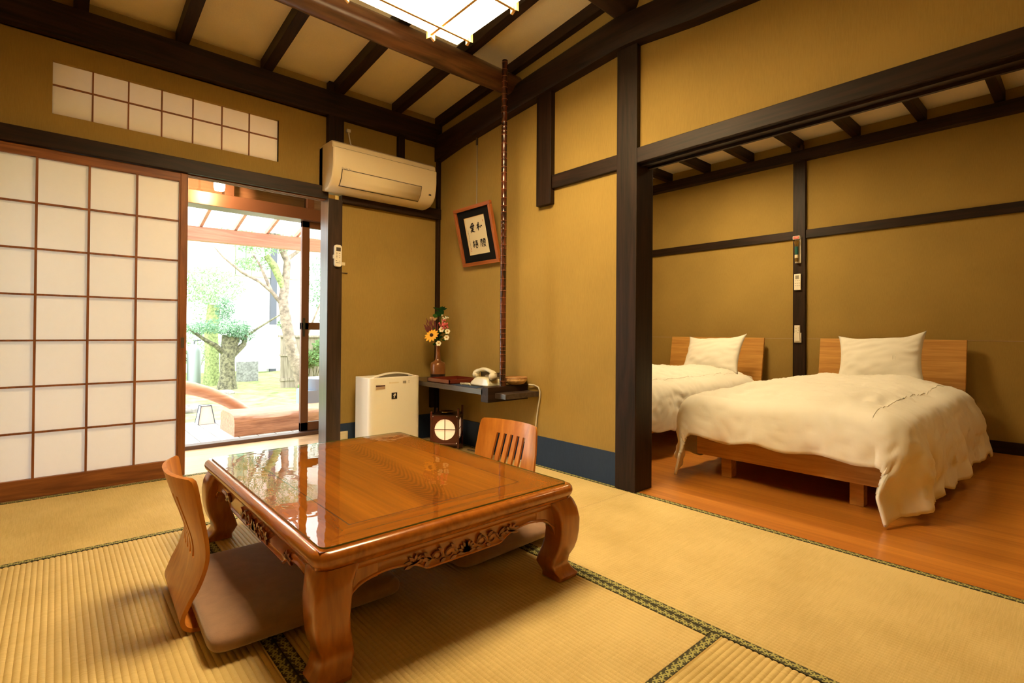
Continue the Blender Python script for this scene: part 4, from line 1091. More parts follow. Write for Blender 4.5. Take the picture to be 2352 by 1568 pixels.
def daisy(s, h, f, R, n, mat, core, nm, cr, tilt=.25, droop=0.15):
    c = FV(s, h, f); nrm = (TW + UP * tilt).normalized(); e1 = nrm.cross(UP).normalized(); e2 = e1.cross(nrm)
    root = MB()
    for k in range(n):
        a = 2 * PI * k / n + .1 * math.sin(k * 7); d = e1 * math.cos(a) + e2 * math.sin(a); t = d.cross(nrm)
        L = R * (1 + .15 * math.sin(k * 5.3)); w = R * .17 if n > 8 else R * .42
        pts = []
        for q, ww in ((.1, .4), (.45, 1), (.8, .9), (1, .15)):
            ctr = c + d * L * q - nrm * (droop * L * q * q)
            pts.append((ctr + t * w * ww, ctr - t * w * ww))
        vs = []; [vs.extend(p) for p in pts]
        root._add(vs, [(0, 2, 3, 1), (2, 4, 5, 3), (4, 6, 7, 5)])
    o = root.build(nm, mat, fl, solid=.0012)
    MB().ball(c + nrm * .003, cr, 12, 8).build('flower_centre', core, o)
    stem(s, h, f)
s, h = px_(993, 770); daisy(s, h, .055, .052, 13, 'yellowpetal', 'browncore', 'yellow_flower', .014, tilt=.5)
for x, y in ((1015.5, 757), (1029, 761), (1027, 775), (1009, 788)):
    s, h = px_(x, y); daisy(s, h, .05, .021, 6, 'whitepetal', 'gold', 'white_flower', .007, droop=-.35)
rn = random.Random(5)
mb = MB(); s0, h0 = px_(1019, 746)
for k in range(26): mb.ball(FV(s0 + rn.gauss(0, .013), h0 + rn.gauss(0, .015), .035 + rn.gauss(0, .008)), .008, 7, 5)
mb.build('pink_flower', 'pinkpetal', fl, smooth=60); stem(s0, h0, .03)
mb = MB(); s0, h0 = px_(1022, 733)
for k in range(14): mb.ball(FV(s0 + rn.gauss(0, .012), h0 + rn.gauss(0, .012), .02 + rn.gauss(0, .008)), .006, 7, 5)
mb.build('pale_green_bud', 'whitepetal', fl, smooth=60); stem(s0, h0, .02)
mb = MB()
for k in range(5):
    s0, h0 = px_(988 + 3 * k, 731 + (k % 2) * 3); mb.ball(FV(s0, h0, -.01), .0105, 8, 6)
mb.build('peach_flower', 'peach', fl, smooth=60)
mb = MB()
for k in range(60):
    s0, h0 = px_(rn.uniform(975, 1005), rn.uniform(736, 764)); b0 = FV(s0, h0, rn.uniform(-.02, .03))
    s1, h1 = px_(998, 790); d = (b0 - FV(s1, h1, 0)).normalized()
    mb.tube([b0 - d * .02, b0, b0 + d * .024], [.001, .0042, .0008], 5)
mb.build('russet_plume', 'redleaf', fl, smooth=60)
def leaf(mb, base, tip, w):
    base = Vector(base); tip = Vector(tip); d = tip - base; sd = d.cross(TW).normalized() * w
    vs = [base]; 
    for q, ww in ((.3, .8), (.6, 1), (.85, .6)): vs += [base + d * q + sd * ww, base + d * q - sd * ww]
    vs.append(tip); mb._add(vs, [(0, 1, 2), (1, 3, 4, 2), (3, 5, 6, 4), (5, 7, 6)])
mb = MB()
for k in range(26):
    an = rn.uniform(-1.25, 1.25); s0, h0 = px_(1010, rn.uniform(708, 728)); b0 = FV(s0, h0 - .01, -.01); L = rn.uniform(.045, .078)
    leaf(mb, b0, b0 + RT * math.sin(an) * L + UP * math.cos(an) * L * .6 + TW * rn.uniform(-.01, .02), .0065)
s0, h0 = px_(1010, 770); s1, h1 = px_(1010, 706); mb.tube([FV(s0, h0, -.01), FV(s1, h1, -.01)], .002, 6)
mb.build('dark_leaves', 'leafdark', fl)
mb = MB(); s0, h0 = px_(999, 727)
leaf(mb, FV(s0 + .02, h0 - .005, .0), FV(s0 - .02, h0 + .012, .01), .014)
for k in range(30):
    s0, h0 = px_(rn.uniform(995, 1024), rn.uniform(760, 795)); b0 = FV(s0, h0, rn.uniform(-.01, .03)); an = rn.uniform(-1.6, 1.6); L = rn.uniform(.02, .04)
    leaf(mb, b0, b0 + RT * math.sin(an) * L + UP * math.cos(an) * L, .006)
mb.build('green_leaves', 'leafmid', fl); stems.build('stems', 'leafmid', fl)

# tray, phone, bowl
ty = empty('tray', (-.205, -.49, .4905)); tag(ty, 'square oxblood lacquer tray on the shelf beside the vase', 'tray')
MB().box((-.335, -.625, .491), (-.075, -.355, .496)).build('tray_base', 'tray', ty)
mb = MB(); x0, x1, y0, y1 = -.335, -.075, -.625, -.355
for a, b, c, d_ in ((x0, x1, y0, y0 + .007), (x0, x1, y1 - .007, y1), (x0, x0 + .007, y0, y1), (x1 - .007, x1, y0, y1)): mb.box((a, c, .4915), (b, d_, .519))
mb.build('tray_rim', 'tray', ty)
ph = empty('telephone', (-.185, -.85, .4905)); tag(ph, 'old cream desk telephone with coiled cord on the shelf', 'telephone')
mb = MB(); px0_, px1_ = -.265, -.105
prof = [(-.768, .493), (-.765, .515), (-.80, .545), (-.83, .552), (-.90, .552), (-.935, .545), (-.955, .515), (-.957, .493)]
f0 = lambda a, b: (px0_ + (.012 if b > .54 else 0), a, b); f1 = lambda a, b: (px1_ - (.012 if b > .54 else 0), a, b)
mb.prism(prof, f0, f1); mb.build('base', 'phone', ph, bevel=.010, seg=4, smooth=60)
mb = MB(); pts = []; rr = []
for i in range(17):
    t = i / 16; a = -.765 - .19 * t; pts.append((-.215, a, .567 + .034 * math.sin(PI * t) ** .6)); rr.append(.0125 + .011 * max(0, abs(t - .5) * 2 - .62) / .38)
mb.tube(pts, rr, 14); mb.ball((-.218, -.768, .561), (.024, .024, .022), 14, 10); mb.ball((-.222, -.952, .560), (.030, .027, .027), 14, 10)
mb.build('handset', 'phone', ph, smooth=60)
MB().lathe([(0, 0), (.034, 0), (.036, .006), (.030, .010), (0, .011)], (-.168, -.86, .552), 24).build('dial', 'greyplastic', ph, smooth=40)
MB().box((-.19, -.80, .552), (-.13, -.785, .580)).build('cradle', 'slot', ph)
MB().box((-.19, -.94, .552), (-.13, -.925, .580)).build('cradle', 'slot', ph)
mb = MB(); pts = []
for i in range(110):
    t = i / 109; cx, cy = -.295 + .03 * math.sin(t * 2.5), -.70 - .085 * t
    pts.append((cx + .006 * math.cos(t * 2 * PI * 12), cy, .4995 + .0062 * math.sin(t * 2 * PI * 12)))
mb.tube(pts, .0022, 6); mb.build('coiled_cord', 'phone', ph, smooth=60)
MB().box((-.335, -.93, .4905), (-.27, -.66, .4925)).build('message_pad', 'blue', None).__setitem__('label', 'dark blue pad lying on the shelf under the telephone cord')
bpy.data.objects['message_pad']['category'] = 'pad'
bw = empty('wooden_bowl', (-.085, -1.0, .506)); tag(bw, 'round light brown bowl at the wall end of the shelf, behind the pole', 'bowl')
MB().lathe([(0, 0), (.035, 0), (.060, .008), (.074, .024), (.077, .038), (.074, .045), (.071, .044), (.066, .03), (.05, .014), (0, .008)], (-.088, -1.018, .5062), 36).build('bowl_body', 'basket', bw, smooth=60)
MB().lathe([(.070, .042), (.077, .040), (.079, .045), (.075, .050), (.069, .047)], (-.088, -1.018, .5062), 36).build('bowl_rim', 'basketrim', bw, smooth=60)
tag(MB().tube([(-.022, -1.075, .507), (-.012, -1.12, .505), (-.012, -1.155, .495), (-.012, -1.170, .47), (-.012, -1.168, .43), (-.012, -1.155, .37), (-.012, -1.137, .27), (-.012, -1.13, .15), (-.014, -1.13, .02), (-.03, -1.11, .006), (-.05, -1.06, .006)], .005, 8).build('telephone_cable', 'cable', smooth=60), 'pale cable dropping from the shelf end down the wall', 'cable')
pa = empty('power_adapter', (-.03, -1.04, .005)); tag(pa, 'grey plug adapter and cables at the wall behind the far chair', 'power adapter')
MB().box((-.042, -1.065, .135), (-.008, -1.035, .175)).build('adapter', 'cable', pa, bevel=.003)
MB().box((-.040, -1.063, .105), (-.008, -1.037, .125)).build('plug', 'black', pa, bevel=.002)
MB().tube([(-.025, -1.05, .11), (-.03, -1.05, .05), (-.04, -1.03, .008), (-.06, -.94, .007), (-.05, -.82, .007)], .004, 8).build('cable', 'cable', pa, smooth=60)
MB().tube([(-.02, -1.11, .14), (-.03, -1.10, .06), (-.045, -1.09, .008), (-.06, -1.0, .007)], .004, 8).build('cable', 'cable', pa, smooth=60)
MB().tube([(-.03, -1.0, .02), (-.06, -.97, .007), (-.05, -.90, .007), (-.06, -.8, .007), (-.12, -.55, .007)], .003, 8).build('cable', 'darkcable', pa, smooth=60)

# floor lantern
ln = empty('floor_lantern', (-.18, -.38, .001), math.radians(-44.5)); tag(ln, 'small square lantern with a round lit opening, under the shelf', 'lantern')
h_ = .096
def panel(k):
    mb = MB(); n = 40; R = .074; zc = .148; out = []; inn = []
    for i in range(n):
        a = 2 * PI * (i + .5) / n; c, s = math.cos(a), math.sin(a); q = 1 / max(abs(c), abs(s))
        out.append((c * q * (h_ - .004), s * q * .098)); inn.append((c * R, s * R))
    Rm = Matrix.Rotation(k * PI / 2, 3, 'Z')
    def W(a, b, d): return tuple(Rm @ Vector((a, -h_ + d, zc + b)))
    vs = [W(a, b, 0) for a, b in out] + [W(a, b, 0) for a, b in inn] + [W(a, b, .006) for a, b in out] + [W(a, b, .006) for a, b in inn]
    fs = []
    for i in range(n):
        j = (i + 1) % n; fs += [(i, j, n + j, n + i), (2 * n + j, 2 * n + i, 3 * n + i, 3 * n + j), (n + i, n + j, 3 * n + j, 3 * n + i), (j, i, 2 * n + i, 2 * n + j)]
    mb._add(vs, fs); o = mb.build('panel', 'lantern', ln, local=True)
    mb = MB()
    for a0, a1, b0, b1 in ((-R, R, -.0026, .0026), (-.0026, .0026, -R, R)):
        mb.hexa([W(a0, b0, .001), W(a1, b0, .001), W(a1, b0, .004), W(a0, b0, .004), W(a0, b1, .001), W(a1, b1, .001), W(a1, b1, .004), W(a0, b1, .004)])
    mb.build('cross_lattice', 'lantern', ln, local=True)
for k in range(4): panel(k)
mb = MB()
for k in range(4):
    Rm = Matrix.Rotation(k * PI / 2, 3, 'Z'); q = h_ - .010
    vs = [tuple(Rm @ Vector(p)) for p in ((-q, -q, .06), (q, -q, .06), (q, -q, .24), (-q, -q, .24))]; mb._add(vs, [(0, 1, 2, 3)])
mb.build('paper_shade', 'lanternpaper', ln, local=True)
for sx in (-1, 1):
    for sy in (-1, 1):
        MB().box((sx * h_ - .007, sy * h_ - .007, 0), (sx * h_ + .007, sy * h_ + .007, .275 + (.025 if sx > 0 else 0))).build('post', 'lantern', ln, local=True, bevel=.002)
mb = MB()
for z_ in (.045, .246): mb.box((-h_, -h_, z_ - .005), (h_, h_, z_ + .004)) if z_ < .1 else None
for s_x in (-1, 1):
    mb.box((s_x * h_ - .005, -h_ - .018, .225), (s_x * h_ + .005, h_ + .018, .238)); mb.box((s_x * h_ - .005, -h_ - .018, .075), (s_x * h_ + .005, h_ + .018, .086))
mb.build('frame_rail', 'lantern', ln, local=True)
MB().box((-h_ + .004, -h_ + .004, .244), (h_ - .004, h_ - .004, .252)).build('top_plate', 'copper_dark', ln, local=True)
MB().lathe([(.045, 0), (.052, .008), (.050, .014), (.040, .010)], (0, 0, .253), 28).build('top_ring', 'chrome', ln, local=True, smooth=50)
mb = MB().box((-h_ - .02, -.006, .0), (h_ + .02, .006, .03)); mb.build('foot_board', 'lantern', ln, local=True)

# ------------------------------------------------------------------ air purifier
AP = empty('air_purifier', (-.535, -.16, .001)); tag(AP, 'white floor standing air purifier against the wall by the corner', 'air purifier')
def pur(u, v):
    pass
x0, x1, yf, yb = -.742, -.350, -.295, -.06
pl = []
nn_ = 16
front = [(x0, yb), (x0 - .0, yf + .05)]
for i in range(7): a = PI + PI / 2 * i / 6; front.append((x0 + .05 + .05 * math.cos(a), yf + .045 + .045 * math.sin(a)))
for i in range(1, 8): t = i / 8; front.append((x0 + .05 + (x1 - x0 - .10) * t, yf - .012 * math.sin(PI * t)))
for i in range(7): a = -PI / 2 + PI / 2 * i / 6; front.append((x1 - .05 + .05 * math.cos(a), yf + .045 + .045 * math.sin(a)))
front.append((x1, yb))
mb = MB(); mb.prism(front, lambda a, b: (a, b, .012), lambda a, b: (a, b, .528)); mb.build('casing', 'white', AP, smooth=40, bevel=.004)
MB().box((x0 + .02, yf + .02, .0005), (x1 - .02, yb - .01, .012)).build('plinth', 'greyplastic', AP)
mb = MB(); pts = []
for i in range(17):
    t = i / 16; pts.append((x0 + .035 + (x1 - x0 - .07) * t, yf + .04, .527 + .031 * math.sin(PI * t) ** .8))
for i in range(16):
    (xa, ya, za), (xb, yb_, zb) = pts[i], pts[i + 1]; mb.hexa([(xa, ya - .014, za - .006), (xb, ya - .014, zb - .006), (xb, ya + .014, zb - .006), (xa, ya + .014, za - .006), (xa, ya - .014, za + .003), (xb, ya - .014, zb + .003), (xb, ya + .014, zb + .003), (xa, ya + .014, za + .003)])
mb.build('handle', 'white', AP, smooth=40)
MB().box((x0 + .09, yf + .045, .528), (x1 - .08, yf + .06, .548)).build('handle_recess', 'greyplastic', AP)
yl = yf - .0025 - .004
for i, zz in enumerate((.43, .37, .345)):
    MB().bar((x1 + .001, yf + .09, zz), (x1 + .001, yb - .01, zz + .03), .003, .006).build('side_louver', 'white', AP)
MB().box((x1 - .001, yf + .09, .33), (x1 + .0008, yb - .005, .47)).build('side_recess', 'black', AP)
MB().box((x0 + .038, yl, .470), (x0 + .128, yf + .0, .479)).build('label_band', 'brown_label', AP)
MB().box((x0 + .038, yl, .452), (x0 + .128, yf + .0, .469)).build('label', 'tan_label', AP)
MB().box((x0 + .238, yl - .006, .484), (x0 + .262, yf + .0, .500)).build('display_window', 'greyplastic', AP)
MB().box((x0 + .135, yl - .0062, .488), (x0 + .205, yf + .0, .496)).build('name_strip', 'offwhite', AP)
lg = MB().box((x0 + .150, yl - .0070, .380), (x0 + .192, yf + .0, .424)).build('logo_plate', 'black', AP)
mb = MB()
for dx, dz in ((0, .010), (.007, .013), (-.004, .003), (.004, .004), (.001, -.004), (.009, .006), (-.001, -.010)):
    mb.ball((x0 + .170 + dx, yl - .0072, .401 + dz), (.0034, .0008, .0042), 8, 6)
mb.build('logo_cluster', 'white', lg)
MB().box((x0 + .284, yl - .005, .487), (x0 + .288, yf, .490)).box((x0 + .284, yl - .005, .497), (x0 + .288, yf, .500)).build('indicator', 'greyplastic', AP)

# ------------------------------------------------------------------ beds
def make_bed():
    """local: origin at the floor under the bed centre line at the wall; x=0 at foot rail; width along y"""
    r = empty('bed', (0, 0, 0)); W = .455
    for sy in (-1, 1): MB().box((.0, sy * W - .012, .13), (2.06, sy * W + .012, .30)).build('side_rail', 'bedwood', r, local=True, bevel=.002)
    MB().box((-.022, -W - .012, .13), (.0, W + .012, .30)).build('foot_rail', 'bedwood', r, local=True, bevel=.002)
    for x in (.10, 1.0, 1.9):
        for y in (-.33, .33):
            MB().box((x - .03, y - .03, .0015), (x + .03, y + .03, .13)).build('leg', 'bedwood', r, local=True)
    MB().box((.0, -W, .20), (2.04, W, .235)).build('slat_base', 'bedwood', r, local=True)
    mb = MB(); a = math.radians(9)
    m = Matrix.Translation((2.105, 0, .50)) @ Matrix.Rotation(a, 4, 'Y'); mb.mbox(m, (.024, .975, .63))
    mb.build('headboard', 'bedwood', r, local=True, bevel=.002)
    MB().box((.01, -W + .01, .236), (2.02, W - .01, .455)).build('mattress', 'mattress', r, local=True, bevel=.03, seg=4)
    return r
bed = make_bed(); bed.location = (.575, -2.402, 0); tag(bed, 'low oak bed nearest us, its foot rail and legs in view', 'bed', 'twin low oak beds')
bed2 = copy_tree(bed); bed2.location = (.575, -.945, 0); tag(bed2, 'low oak bed further back, half hidden by the thick post', 'bed', 'twin low oak beds')
def make_duvet(name, seed, Lf, Ln, Lw):
    W2 = .45; LEN = 1.78; r = .085; TOPZ = .475
    ns, nt_ = 118, 112
    s0, s1 = -Lf, LEN; t0, t1 = -(W2 + Ln), W2 + Lw
    rs = random.Random(seed)
    ph = [rs.uniform(0, 6.28) for _ in range(8)]
    def prof_(d, flare):
        q = r * PI / 2
        if d <= 0: return 0, 0
        if d < q: a = d / r; return r * math.sin(a), r * (1 - math.cos(a))
        return r + flare * (d - q), r + (d - q) * math.sqrt(1 - flare * flare)
    def pos(u, v):
        s = s0 + (s1 - s0) * u; t = t0 + (t1 - t0) * v
        a = max(0, -s); b = max(0, abs(t) - W2); sg = -1 if t < 0 else 1
        R = math.hypot(a, b)
        R *= 1 + .10 * noise.noise(Vector(((t if a > b else s) * 6, seed, 1))) * min(1, R * 4)
        bx = max(0, s); by = max(-W2, min(W2, t))
        # soft crown of the filling
        e = min((s + .0) / .30 if s > 0 else 0, 1); ey = min((W2 - abs(by)) / .25, 1); e2 = min((LEN - s) / .2, 1)
        crown = .052 * math.sin(min(1, max(0, e)) * PI / 2) * math.sin(max(0, ey) * PI / 2) * (.55 + .45 * max(0, e2))
        nz = noise.noise(Vector((s * 3.1 + seed, t * 3.1, 0))) * .018 + noise.noise(Vector((s * 9 + seed, t * 7, 2))) * .009
        rd = lambda q: 1 - abs(q) * 2
        wr = .012 * rd(noise.noise(Vector((s * 5 + t * 9 + seed, t * 3 - s * 7, 5)))) + .010 * rd(noise.noise(Vector((s * 11 - t * 6, t * 13 + s * 3, seed))))
        if R <= 0: return (s, t, TOPZ + crown + nz + wr)
        ang = math.atan2(b, a)
        flare = .10 + (.10 + .06 * max(0, s)) * math.sin(ang) ** 2 + .12 * math.sin(2 * ang) ** 2
        R2 = R
        h, dr = prof_(R2, flare)
        dx, dy = a / R, b / R
        hang = max(0, dr - r) / .4
        # folds along the hanging cloth
        along = t if a > b else s
        fold = (math.sin(along * 15 + ph[0] + 3 * noise.noise(Vector((along * 3, 0, seed)))) * .5 + math.sin(along * 22 + ph[1] + 4 * noise.noise(Vector((along * 3, dr * 2, seed + 3)))) * .34 + math.sin(along * 7 + ph[2]) * .4) * .024 * min(1.5, hang + .15)
        cf = math.sin(ang * 6 + ph[3]) * .022 * hang * (1 if a > .03 and b > .03 else 0)
        fold += noise.noise(Vector((along * 6, dr * 5, seed))) * .020 * min(1, hang * 2) + .012 * rd(noise.noise(Vector((along * 13 + dr * 9, dr * 12 - along * 5, seed + 8))))
        puff = .030 * math.sin(min(1, dr / .33) * PI)
        h += fold + cf + puff
        z = TOPZ - dr + nz * .5 + crown * .2
        if z < .010:
            h += (.010 - z) * .25; z = .010
        st = a * .30 * min(1, b / .30) ** 2
        q_ = max(0, min(1, (R - .12) / .30)); q_ = q_ * q_ * (3 - 2 * q_); ky = 1 - .80 * math.sin(2 * ang) ** .8 * q_ if 0 < ang < 1.57 else 1
        return (bx - dx * h - st, by + sg * dy * h * ky, z)
    mb = MB(); mb.grid(pos, ns, nt_)
    o = mb.build(name, 'linen', None, local=True, smooth=180, solid=.014)
    # seam along the near long edge
    seam = MB(); pts = []
    for i in range(60):
        u = (Lf * .12 + (LEN * .95 + Lf * .88) * i / 59) / (s1 - s0) + 0.0
        p = pos(.0 + Lf / (s1 - s0) * .7 + (1 - Lf / (s1 - s0) * .7) * .93 * i / 59, (W2 - .02 - (W2 + Ln) * 0 + 0 - t0 - 2 * (W2 - .02)) / (t1 - t0))
        pts.append((p[0], p[1], p[2] + .008))
    seam.tube(pts, .0028, 5); seam.build('seam', 'linen', o, local=True, smooth=60)
    return o
dv = make_duvet('duvet', 4, .275, .47, .45); dv.location = (.575, -2.402, 0)
tag(dv, 'white duvet on the nearer bed, one long corner touching the board floor', 'duvet', 'white duvets on the beds')
dv2 = make_duvet('duvet', 11, .29, .36, .40); dv2.location = (.575, -.945, 0)
tag(dv2, 'white duvet on the further bed, cut off by the thick post', 'duvet', 'white duvets on the beds')
def make_pillow(seed):
    """local: thickness along x, width along y, height along z"""
    mb = MB(); X, Y, T = .285, .195, .078; n = 34
    def pos(i, j, side):
        a = -1 + 2 * i / n; b = -1 + 2 * j / n
        pin = .085 * (1 - a ** 2) ** .8 * abs(b) ** 3; pin2 = .10 * (1 - b ** 2) ** .8 * abs(a) ** 3
        y = X * a * (1 - pin2 / max(abs(a), .01) * abs(a)); z = Y * b * (1 - pin * 1.3)
        f = (max(0, 1 - a * a) ** .55) * (max(0, 1 - b * b) ** .55)
        t = T * f + (.007 * (1 - 2 * abs(noise.noise(Vector((a * 2.5 + seed, b * 3.5 + a, side))))) + .010 * noise.noise(Vector((a * 3, b * 3 + seed, side + 4)))) * min(1, f * 3)
        up = .022 * max(0, b) ** 4 * max(0, abs(a) - .55) / .45 * (1.5 if a < 0 else .7)
        return (-t * side, y, z + up)
    idx = {}; vl = []; fs = []
    def vid(i, j, sd):
        edge = i in (0, n) or j in (0, n); k = (i, j, 0 if edge else sd)
        if k not in idx: idx[k] = len(vl); vl.append(pos(i, j, sd if not edge else 1))
        return idx[k]
    for sd in (1, -1):
        for i in range(n):
            for j in range(n):
                f = (vid(i, j, sd), vid(i + 1, j, sd), vid(i + 1, j + 1, sd), vid(i, j + 1, sd)); fs.append(f[::-1] if sd > 0 else f)
    mb._add(vl, fs)
    o = mb.build('pillow', 'linen', None, local=True, smooth=180)
    sm = MB(); sm.tube([(-.052, -.10, -.13), (-.080, -.10, 0), (-.052, -.10, .13)], .0015, 5); sm.tube([(-.050, -.118, -.13), (-.078, -.118, 0), (-.050, -.118, .13)], .0015, 5)
    sm.build('seam', 'linen', o, local=True)
    return o
pw = make_pillow(1); pw.location = (2.40, -2.42, .655); pw.rotation_euler = (math.radians(-3), math.radians(22), math.radians(0))
tag(pw, 'plump white pillow leaning on the right hand headboard', 'pillow', 'white pillows on the beds')
pw2 = copy_tree(pw); pw2.location = (2.38, -1.09, .645); pw2.rotation_euler = (math.radians(-2), math.radians(30), math.radians(0))
tag(pw2, 'white pillow leaning on the further headboard near the thick post', 'pillow', 'white pillows on the beds')

# things on the post between the beds
FX = 2.766
fs_ = empty('flashlight', (FX, -1.71, 1.50)); tag(fs_, 'flashlight in a clear holder with red top label, on the bedroom post', 'flashlight')
MB().box((FX - .012, -1.742, 1.50), (FX - .0005, -1.690, 1.74)).build('holder', 'white', fs_, bevel=.004)
MB().box((FX - .030, -1.738, 1.715), (FX - .012, -1.676, 1.748)).build('label_plate', 'white', fs_, bevel=.004)
MB().box((FX - .0315, -1.730, 1.720), (FX - .030, -1.684, 1.743)).build('red_label', 'red', fs_)
mb = text_mesh('LIGHT', .012, lambda a, b, t: (FX - .0318 - t, -1.707 - a, 1.7315 + b), 'x', 'white', fs_); mb.build('lettering', 'white', fs_)
MB().lathe([(0, .0), (.014, .0), (.015, .02), (.015, .035), (0, .035)], (FX - .032, -1.712, 1.508), 18).lathe([(0, 0), (.016, 0), (.016, .02), (.022, .045), (.022, .055), (0, .055)], (FX - .032, -1.712, 1.648), 18).build('metal_end', 'chrome', fs_, smooth=40)
MB().lathe([(0, 0), (.015, 0), (.016, .04), (.016, .075), (0, .075)], (FX - .032, -1.712, 1.574), 18).build('grip', 'teal', fs_, smooth=40)
MB().lathe([(0, 0), (.0158, 0), (.0158, .030), (0, .030)], (FX - .032, -1.712, 1.543), 18).build('paper_band', 'offwhite', fs_, smooth=40)
rc = empty('remote_control', (FX, -1.715, 1.25)); tag(rc, 'white remote control with a grey screen, middle of the post between the beds', 'remote control')
MB().box((FX - .020, -1.742, 1.252), (FX - .0005, -1.686, 1.400)).build('body', 'white', rc, bevel=.003)
MB().box((FX - .0212, -1.728, 1.352), (FX - .020, -1.698, 1.386)).build('display', 'greyplastic', rc)
for i in range(9): MB().box((FX - .0214, -1.735 + .016 * (i % 3), 1.335 - .022 * (i // 3)), (FX - .020, -1.725 + .016 * (i % 3), 1.339 - .022 * (i // 3))).build('button', 'greyplastic', rc)
rc = empty('remote_control', (FX, -1.715, .77)); tag(rc, 'slim white remote control in a wall clip, lowest on the post between the beds', 'remote control')
MB().box((FX - .022, -1.736, .785), (FX - .004, -1.690, .930)).build('body', 'white', rc, bevel=.003)
MB().box((FX - .014, -1.745, .772), (FX - .0005, -1.686, .862)).build('wall_clip', 'white', rc, bevel=.002)
for i, (a, b) in enumerate(((-1.727, .905), (-1.705, .902), (-1.727, .886), (-1.705, .878), (-1.722, .862))): MB().box((FX - .0234, a - .004, b - .0025), (FX - .022, a + .004, b + .0025)).build('button', 'gold' if i in (1,) else 'greyplastic', rc)

# ------------------------------------------------------------------ garden side
tag(MB().grid(lambda u, v: ((-9 + 18 * u), 2.3 + 12 * v, -.12 + .05 * noise.noise(Vector((u * 14, v * 9, 0))) + .03 * noise.noise(Vector((u * 50, v * 40, 3)))), 110, 90).build('ground', 'moss', smooth=80), 'mossy garden ground', 'ground', kind='structure')
dk = empty('deck', (-1.4, 1.6, -.06)); tag(dk, 'pale plank deck outside the garden door', 'deck', kind='structure')
x = -3.6; mb = MB()
while x < .6: mb.box((x, .87, -.10), (x + .133, 2.33, -.055)); x += .144
mb.build('planks', 'deck', dk)
MB().box((-3.6, .87, -.2), (.6, 2.30, -.101)).build('deck_frame', 'darkpost', dk)
tm = MB()
def timber(u, v):
    x = -1.19 + 1.6 * u; th = [(1.30, -.054), (1.295, .03), (1.30, .085), (1.33, .115), (1.42, .130), (1.70, .125), (1.78, .10), (1.80, -.054)]
    i = min(int(round(v * 7)), 7); y, z = th[i]
    return (x, y + .008 * noise.noise(Vector((x * 5, v * 9, 1))), z + (.010 * noise.noise(Vector((x * 4, v * 7, 2))) if z > 0 else 0))
tm.grid(timber, 40, 7); tm._add([timber(0, k / 7) for k in range(8)], [tuple(range(8))]); 
tag(tm.build('timber_bench', 'timber', smooth=40), 'heavy squared timber lying on the deck outside', 'timber')
pts = []; rr = []
for i in range(25):
    t = i / 24; x = -2.35 + 1.50 * t
    pts.append((x, 2.02 + .06 * math.sin(t * 3), .34 - .36 * max(0, (t - .45) / .55) ** 2.2)); rr.append(.062 + .006 * math.sin(t * 5))
tag(MB().tube(pts, rr, 18).build('bent_log', 'archlog', smooth=60), 'smooth bent log arching down to the deck outside', 'log')
pl_ = empty('paper_lantern', (-1.235, 2.20, -.053)); tag(pl_, 'small tapered white lantern with dark edges on the outside deck', 'lantern')
def frus(b, t, z0, z1, c=(-1.235, 2.20)):
    return [(c[0] - b, c[1] - b, z0), (c[0] + b, c[1] - b, z0), (c[0] + b, c[1] + b, z0), (c[0] - b, c[1] + b, z0), (c[0] - t, c[1] - t, z1), (c[0] + t, c[1] - t, z1), (c[0] + t, c[1] + t, z1), (c[0] - t, c[1] + t, z1)]
MB().hexa(frus(.070, .042, -.053, .115)).build('shade', 'lanternwhite', pl_)
mb = MB(); q = frus(.072, .044, -.053, .118)
for a, b in ((0, 4), (1, 5), (2, 6), (3, 7), (4, 5), (5, 6), (6, 7), (7, 4)): mb.bar(q[a], q[b], .006, .006)
mb.build('edge_frame', 'darkpost', pl_)
tag(MB().box((-.36, 1.92, -.054), (.10, 2.25, .22)).lathe([(.0, .22), (.19, .22), (.21, .34), (.0, .35)], (-.13, 2.08, 0), 30).build('water_tub', 'tub', smooth=40), 'blue grey tub outside, seen through the pushed back glass door', 'tub')
# roof over the deck
pg = empty('pergola_roof', (-1.2, 2.4, 1.75)); tag(pg, 'reddish lean-to roof frame with bright sheets over the deck', 'canopy')
MB().hexa([(-4.0, 2.45, 1.70), (1.0, 2.45, 1.79), (1.0, 2.54, 1.79), (-4.0, 2.54, 1.70), (-4.0, 2.45, 1.84), (1.0, 2.45, 1.93), (1.0, 2.54, 1.93), (-4.0, 2.54, 1.84)]).build('front_beam', 'pergola', pg)
for i in range(12):
    x = -3.13 + .315 * i; zb = 1.85 + (x + 4) * .018
    MB().bar((x, 2.52, zb), (x, .88, zb + .42), .028, .045).build('rafter', 'pergola', pg)
MB().hexa([(-4.0, 2.62, 1.885), (1.0, 2.62, 1.975), (1.0, .87, 2.40), (-4.0, .87, 2.31), (-4.0, 2.62, 1.889), (1.0, 2.62, 1.979), (1.0, .87, 2.404), (-4.0, .87, 2.314)]).build('roof_sheet', 'polycarb', pg)
for x_ in (-3.9, .9): MB().box((x_ - .045, 2.45, -.1), (x_ + .045, 2.54, 1.80)).build('post', 'pergola', pg)

